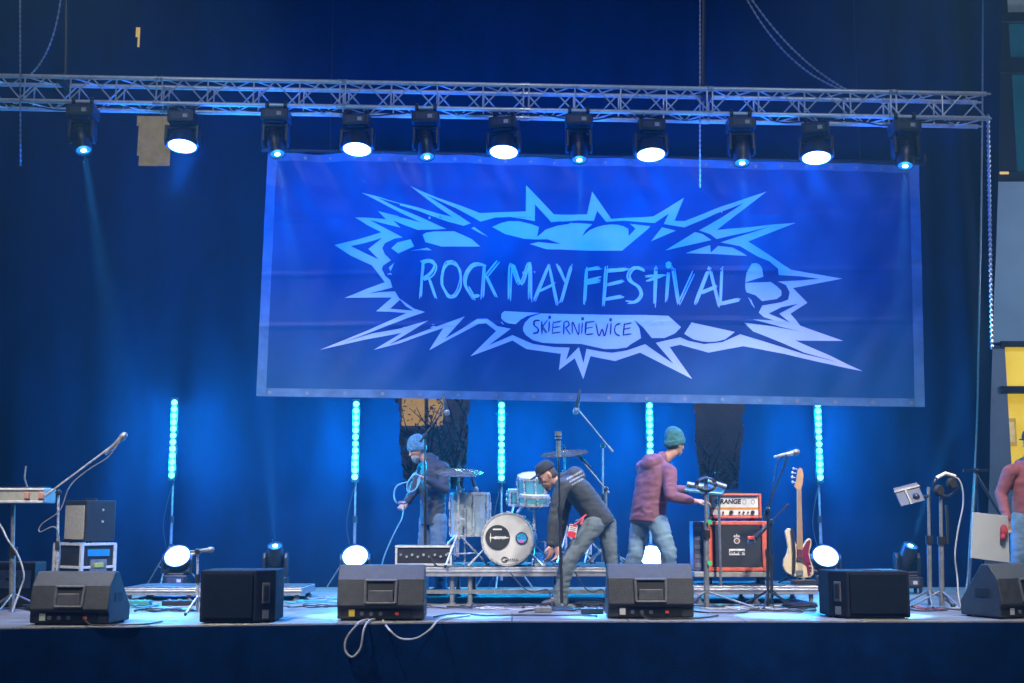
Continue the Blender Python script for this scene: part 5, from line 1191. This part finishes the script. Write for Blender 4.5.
decal(hood, qs, mat('print_white', (0.26, 0.28, 0.29), 0.7), 'back_lettering', hood)
# pass card on a red ribbon
b = MB(); c = W(572.5, 531, Y - .17); q = Matrix.Rotation(R(12), 3, 'Y'); b.box(c, (.085, .006, .125), q); pc_ = b.build('pass_card', WHITEP, origin=c, bevel=.004); tag(pc_, 'red and white pass card hanging at the hip of the bending man', 'pass card')
b = MB(); b.box(c + q @ V((0, -.0045, -.036)), (.08, .003, .05), q); b.box(c + q @ V((0, -.0045, .052)), (.08, .003, .012), q); b.build('red_field', mat('pass_red', (0.55, 0.02, 0.03), 0.45), pc_)
b = MB()
for k in range(3): b.box(c + q @ V((0, -.0045, .03 - .018*k)), (.06, .003, .006), q)
b.build('print', mat('pass_ink', (0.15, 0.05, 0.06), 0.5), pc_)
b = MB(); b.tube(bez([c + V((.01, 0, .06)), W(577, 523, Y - .18), W(582, 518, Y - .16), W(586, 515, Y - .12)]), .009, 6); b.caps(W(581, 524, Y-.17), W(583, 518, Y-.15), .013, .011); b.build('ribbon', mat('ribbon_red', (0.5, 0.06, 0.08), 0.6), pc_, smooth=True)
# man in plum hoodie
Y = 12.62
person('man in a purple hoodie and teal beanie reaching to the red amplifier', dict(
    hip=W(648, 514, Y+.08), chest=W(656, 466, Y+.10), head=W(675, 444, Y+.12), shR=W(669, 472, Y-.06), elR=W(671, 496, Y-.17), wrR=W(695, 501.5, Y-.02),
    shL=W(643, 468, Y+.24), elL=W(668, 490, Y+.34), wrL=W(690, 490, Y+.42), hpR=W(657, 521, Y), knR=W(669, 553, Y-.10), ankR=A(666, Y+.05),
    hpL=W(641, 521, Y+.17), knL=W(636, 553, Y+.12), ankL=A(621, Y+.25)), (.80, .50, -.12), (.58, -.80, 0),
    dict(top_name='hoodie', top=PURP, legs=JEANB, shoe=SHOE, hat='beanie', hatm=TEALK, hood=True, loose=.028, hem=.03, headscale=1.0, cuff=.22), 11,
    hands=(dict(d=(1, .05, 0), n=(0, .3, -1), curl=.55, side=-1), dict(d=(1, .2, 0), n=(0, -.2, -1), curl=.6)))
# man in navy jacket with the cable
Y = 14.72
left = person('man in a blue beanie and dark jacket gathering a cable, grey bearded', dict(
    hip=W(433, 515, Y+.02), chest=W(433, 464, Y), head=W(417, 449.5, Y-.03), shR=W(424, 468, Y+.17), elR=W(414, 491, Y+.10), wrR=W(407, 502, Y-.05),
    shL=W(443, 469, Y-.15), elL=W(445, 489, Y-.22), wrL=W(425.5, 479, Y-.32), hpR=W(428, 520, Y+.10), knR=W(424, 555, Y+.05), ankR=A(422, Y+.1),
    hpL=W(438, 520, Y-.07), knL=W(439, 555, Y-.12), ankL=A(441, Y-.05)), (-.88, -.40, -.42), (-.42, .9, 0),
    dict(top_name='jacket', top=NAVYJ, legs=JEAND, shoe=SHOE, hat='beanie', hatm=BLUEK, loose=.022, hem=.05, beard=GREYB, headscale=1.0), 23,
    hands=(dict(d=(-.5, -.4, -.6), n=(.2, -.8, .3), curl=.7), dict(d=(-1, -.2, .35), n=(.1, -.3, -1), curl=.6)))
Yc = Y - .42
b = MB(); c0 = W(413.5, 483.5, Yc)
for k in range(4): b.tube([c0 + V((cos(t*pi/12)*(.05 + .008*k), -.012*k, sin(t*pi/12)*(.11 - .008*k) + .6*cos(t*pi/12)*(.075))) for t in range(25)], .009, 6)
b.tube(bez([W(406, 503, Y-.14), W(397, 503, Yc), W(394, 495, Yc), W(397, 486, Yc), W(407, 482, Yc)]), .010, 6)
b.tube(bez([W(404, 505, Y-.14), W(402, 518, Yc), W(396, 530, Yc), W(389, 545, Yc), W(382, 565, Yc), G(380, Yc, SZ + .01)]), .008, 6)
o = b.build('held_cable', mat('blue_cable', (0.10, 0.28, 0.42), 0.5), origin=c0, smooth=True); tag(o, 'coiled cable held in the hands of the man in the blue beanie', 'cable')
# man at the right edge
Y = 13.25
person('man in a pink hoodie and dark cap at the right edge of the stage', dict(
    hip=W(1031, 514, Y+.05), chest=W(1029, 467, Y+.05), head=W(1031, 443, Y), shR=W(1010, 472, Y+.02), elR=W(1001, 494, Y+.06), wrR=W(1007, 520, Y-.10),
    shL=W(1049, 472, Y-.02), elL=W(1057, 496, Y), wrL=W(1052, 522, Y-.12), hpR=W(1021, 520, Y+.05), knR=W(1019, 556, Y-.02), ankR=A(1018, Y+.06),
    hpL=W(1040, 520, Y), knL=W(1042, 556, Y-.06), ankL=A(1043, Y)), (-.75, -.60, -.1), (-.92, .38, 0),
    dict(top_name='hoodie', top=PINK, legs=JEANB, shoe=SHOE, hat='cap', hatm=CAPK, hood=True, loose=.026, hem=.03), 31,
    hands=(dict(d=(-.05, -.1, -1), n=(-.2, -.9, 0), curl=.8), None))
b = MB(); q0 = [W(973, 512, Y - .2), W(1008, 516, Y - .2), W(1010, 563, Y - .2), W(971, 558, Y - .2)]
b.prism(q0, (0, .03, 0)); o = b.build('white_board', mat('board_white', (0.40, 0.42, 0.42), 0.6, 0, 0.08, 3), origin=q0[3], bevel=.004); tag(o, 'plain white board held at the side of the man in the pink hoodie', 'board')
b = MB(); b.ell(W(1004, 531, Y-.23), (.04, 0, 0), (0, .035, 0), (0, 0, .07), 12, 8); b.ell(W(1003, 537, Y-.24), (.03, 0, .01), (0, .03, 0), (0, 0, .04), 10, 6); o = b.build('red_glove', mat('glove_red', (0.45, 0.04, 0.04), 0.8, 0, 0.4, 25), origin=W(1004, 531, Y-.23), smooth=True); tag(o, 'red work glove at the edge of the white board', 'glove')

# ------------------------------------------------------------------ floor clutter
def floor_cable(pts, label, rad=.007, m=None, wob=.03, seed=0):
    rnd = random.Random(seed); P_ = [G(px, Y_, SZ + rad + .004) + V((rnd.uniform(-wob, wob), rnd.uniform(-wob, wob), 0)) for px, Y_ in pts]
    return cable(P_, 'floor_cable', label, rad, m)
b = MB(); z = SZ + .012
b.tube(bez([G(375, 10.95, z), G(369, 10.74, z + .004), V((G(364, 10.65).x, 10.64, SZ - .05)), V((G(361, 10.65).x, 10.64, SZ - .20)), V((G(353, 10.65).x, 10.64, SZ - .27)), V((G(346, 10.65).x, 10.64, SZ - .22)), V((G(347, 10.65).x, 10.64, SZ - .12)), V((G(357, 10.65).x, 10.64, SZ - .01)), G(362, 10.72, z + .005), G(370, 11.0, z)]), .009, 6)
o = b.build('hanging_cable', CABLEG, smooth=True); tag(o, 'pale cable hanging in a small loop over the front edge of the stage', 'cable')
b = MB(); b.tube(bez([G(380, 11.0, z), G(382, 11.0, z), V((G(388, 10.65).x, 10.66, SZ - .04)), V((G(400, 10.65).x, 10.64, SZ - .12)), V((G(416, 10.65).x, 10.64, SZ - .12)), V((G(430, 10.65).x, 10.64, SZ - .05)), G(438, 10.74, z + .004), G(450, 11.1, z), G(470, 11.4, z)]), .009, 6)
o = b.build('hanging_cable', CABLEG, smooth=True); tag(o, 'pale cable drooping in a wide arc from the monitor with the yellow sticker', 'cable')
rnd = random.Random(4); k = 0
for lb, px, Y_ in (('cable plugged into the left floor monitor', 84, 10.46), ('cable plugged into the floor monitor below the purple hoodie', 640, 11.13)):
    cable([G(px, Y_ - .03, SZ + .06), G(px + 2, Y_ - .09, SZ + .04), G(px + 9, Y_ - .11, SZ + .012), G(px + 30, Y_ - .10, SZ + .012), G(px + 62, Y_ - .02, SZ + .012), G(px + 78, Y_ + .25, SZ + .012)], 'monitor_cable', lb, .007)
for i_, (px, Y_, m_) in enumerate(((455, 12.5, CABLE), (500, 12.3, CABLEG), (520, 12.75, CABLE), (585, 12.2, CABLE), (640, 12.4, CABLE), (720, 12.7, CABLE), (745, 12.3, CABLEG), (790, 12.0, CABLE), (165, 12.1, CABLE), (300, 13.2, CABLEB), (320, 12.6, CABLE), (880, 12.6, CABLE), (925, 12.1, CABLE), (985, 12.3, CABLEG))):
    c = G(px, Y_, SZ + .01); pp = []; a_ = rnd.uniform(0, 6)
    for j_ in range(26): a_ += rnd.uniform(.15, .55); pp.append(c + V((cos(a_)*rnd.uniform(.10, .30) + (j_ - 13)*.018, sin(a_)*rnd.uniform(.06, .18), .004*(j_ % 3))))
    o = cable(pp, 'cable_tangle', 'tangle of %s cable on the boards %s' % ({CABLE: 'black', CABLEG: 'pale', CABLEB: 'teal'}[m_], ('under the left end of the drum platform rail', 'in front of the bass drum', 'below the right rim of the bass drum', 'right of the round stand base', 'behind the monitor below the purple hoodie', 'before the red cabinet', 'between the two amplifier stands', 'left of the blue lit box', 'left of the short stand', 'around the small left beam lamp', 'left of the yellow stickered monitor', 'behind the blue lit box', 'under the tablet stand', 'behind the turned right monitor')[i_]), .006, m_)
spots = [('black cable on the boards at the short left stand', 130, 196, 12.0, CABLE), ('teal cable lying beside the left monitor', 128, 165, 12.6, CABLEB), ('pale cable across the boards behind the dark left box', 150, 200, 12.4, CABLEG), ('blue lit cable by the small beam lamp', 290, 335, 13.6, CABLEB), ('cable heap behind the dark left box', 284, 330, 14.0, CABLEG), ('black cable under the drum platform', 470, 550, 12.6, CABLE), ('thin cable running along the stage front below the drums', 430, 600, 11.4, CABLE), ('black cable at the foot of the centre stand', 520, 605, 12.0, CABLE), ('black cable along the front from the hoodie man to the amplifier', 640, 800, 11.9, CABLE), ('teal cable on the boards before the right platform', 700, 815, 12.6, CABLEB), ('pale coiled cable below the bass', 775, 812, 12.7, CABLEG), ('black cable round the right tablet stand', 905, 965, 12.2, CABLE), ('reddish cable at the foot of the right stands', 915, 950, 12.4, mat('red_cable', (0.35, 0.04, 0.03), 0.5)), ('black cable at the far left edge', -10, 60, 12.2, CABLE)]
for lb, a_, c_, Y_, m_ in spots:
    n = 9; pts = [(a_ + (c_ - a_)*i/(n-1) + rnd.uniform(-8, 8), Y_ + rnd.uniform(-.22, .22)) for i in range(n)]; floor_cable(pts, lb, rnd.choice((.006, .008)), m_, .02, k); k += 1
for lb, px, Y_, rr in (('ring of black cable behind the first purple hoodie monitor', 592, 12.6, .16), ('ring of black cable before the bass', 800, 12.5, .15), ('ring of cable at the far left keyboard stand', 40, 12.3, .14)):
    c = G(px, Y_, SZ + .012); b = MB()
    b.tube([c + V((cos(t*.35)*(rr + .02*sin(t*1.3)), sin(t*.35)*(rr + .02*cos(t*.9)), .010*((t//18) % 4))) for t in range(72)], .007, 6); o = b.build('cable_ring', CABLE, origin=c, smooth=True); tag(o, lb.replace('first purple hoodie monitor', 'monitor below the man in the purple hoodie'), 'cable')
for lb, px, Y_, w_, m_ in (('small pedal board on the boards left of the third monitor', 592, 11.75, .20, BLACK), ('flat grey box under the centre microphone stand', 543, 11.9, .16, GREYM), ('black socket strip at the left platform', 180, 12.9, .34, BLACK), ('teal case lying on the boards behind the left monitor', 137, 12.9, .28, mat('teal_case', (0.05, 0.28, 0.30), 0.5))):
    c = G(px, Y_); b = MB(); b.box(c + V((0, 0, .026)), (w_, .12, .052)); o = b.build('floor_box', m_, origin=c, bevel=.006); tag(o, lb, 'box')
    b = MB()
    for i in range(3): b.cyl(c + V((-w_*.3 + w_*.3*i, -.02, .052)), c + V((-w_*.3 + w_*.3*i, -.02, .064)), .014, seg=8)
    b.build('switch', STEEL, o)
# cables under the drum platform
for k_, (lb, a_, c_) in enumerate((('cable hanging in a bow under the drum platform rail', 510, 548), ('cable sagging below the platform behind the bending man', 575, 603))):
    Y_ = YRZ - .06
    cable([W(a_, 572, Y_), W(a_ + (c_-a_)*.3, 586, Y_ - .05), W(a_ + (c_-a_)*.6, 592, Y_ - .05), W(c_, 590, Y_ - .03), G(c_ + 4, Y_ - .2, SZ + .01)], 'platform_cable', lb, .007)

# ------------------------------------------------------------------ stage haze
b = MB(); b.box((0, 11.5, 5.4), (26, 27, 12.8)); hz = b.build('haze', bpy.data.materials.new('haze'), None); tag(hz, kind='stuff')
hm = hz.data.materials[0]; hm.use_nodes = True; nt = hm.node_tree; nt.nodes.clear()
vo = nt.nodes.new('ShaderNodeVolumePrincipled'); ou = nt.nodes.new('ShaderNodeOutputMaterial')
vo.inputs['Color'].default_value = (0.32, 0.76, 1, 1); vo.inputs['Density'].default_value = 0.0036; vo.inputs['Anisotropy'].default_value = 0.3
nt.links.new(vo.outputs[0], ou.inputs['Volume'])
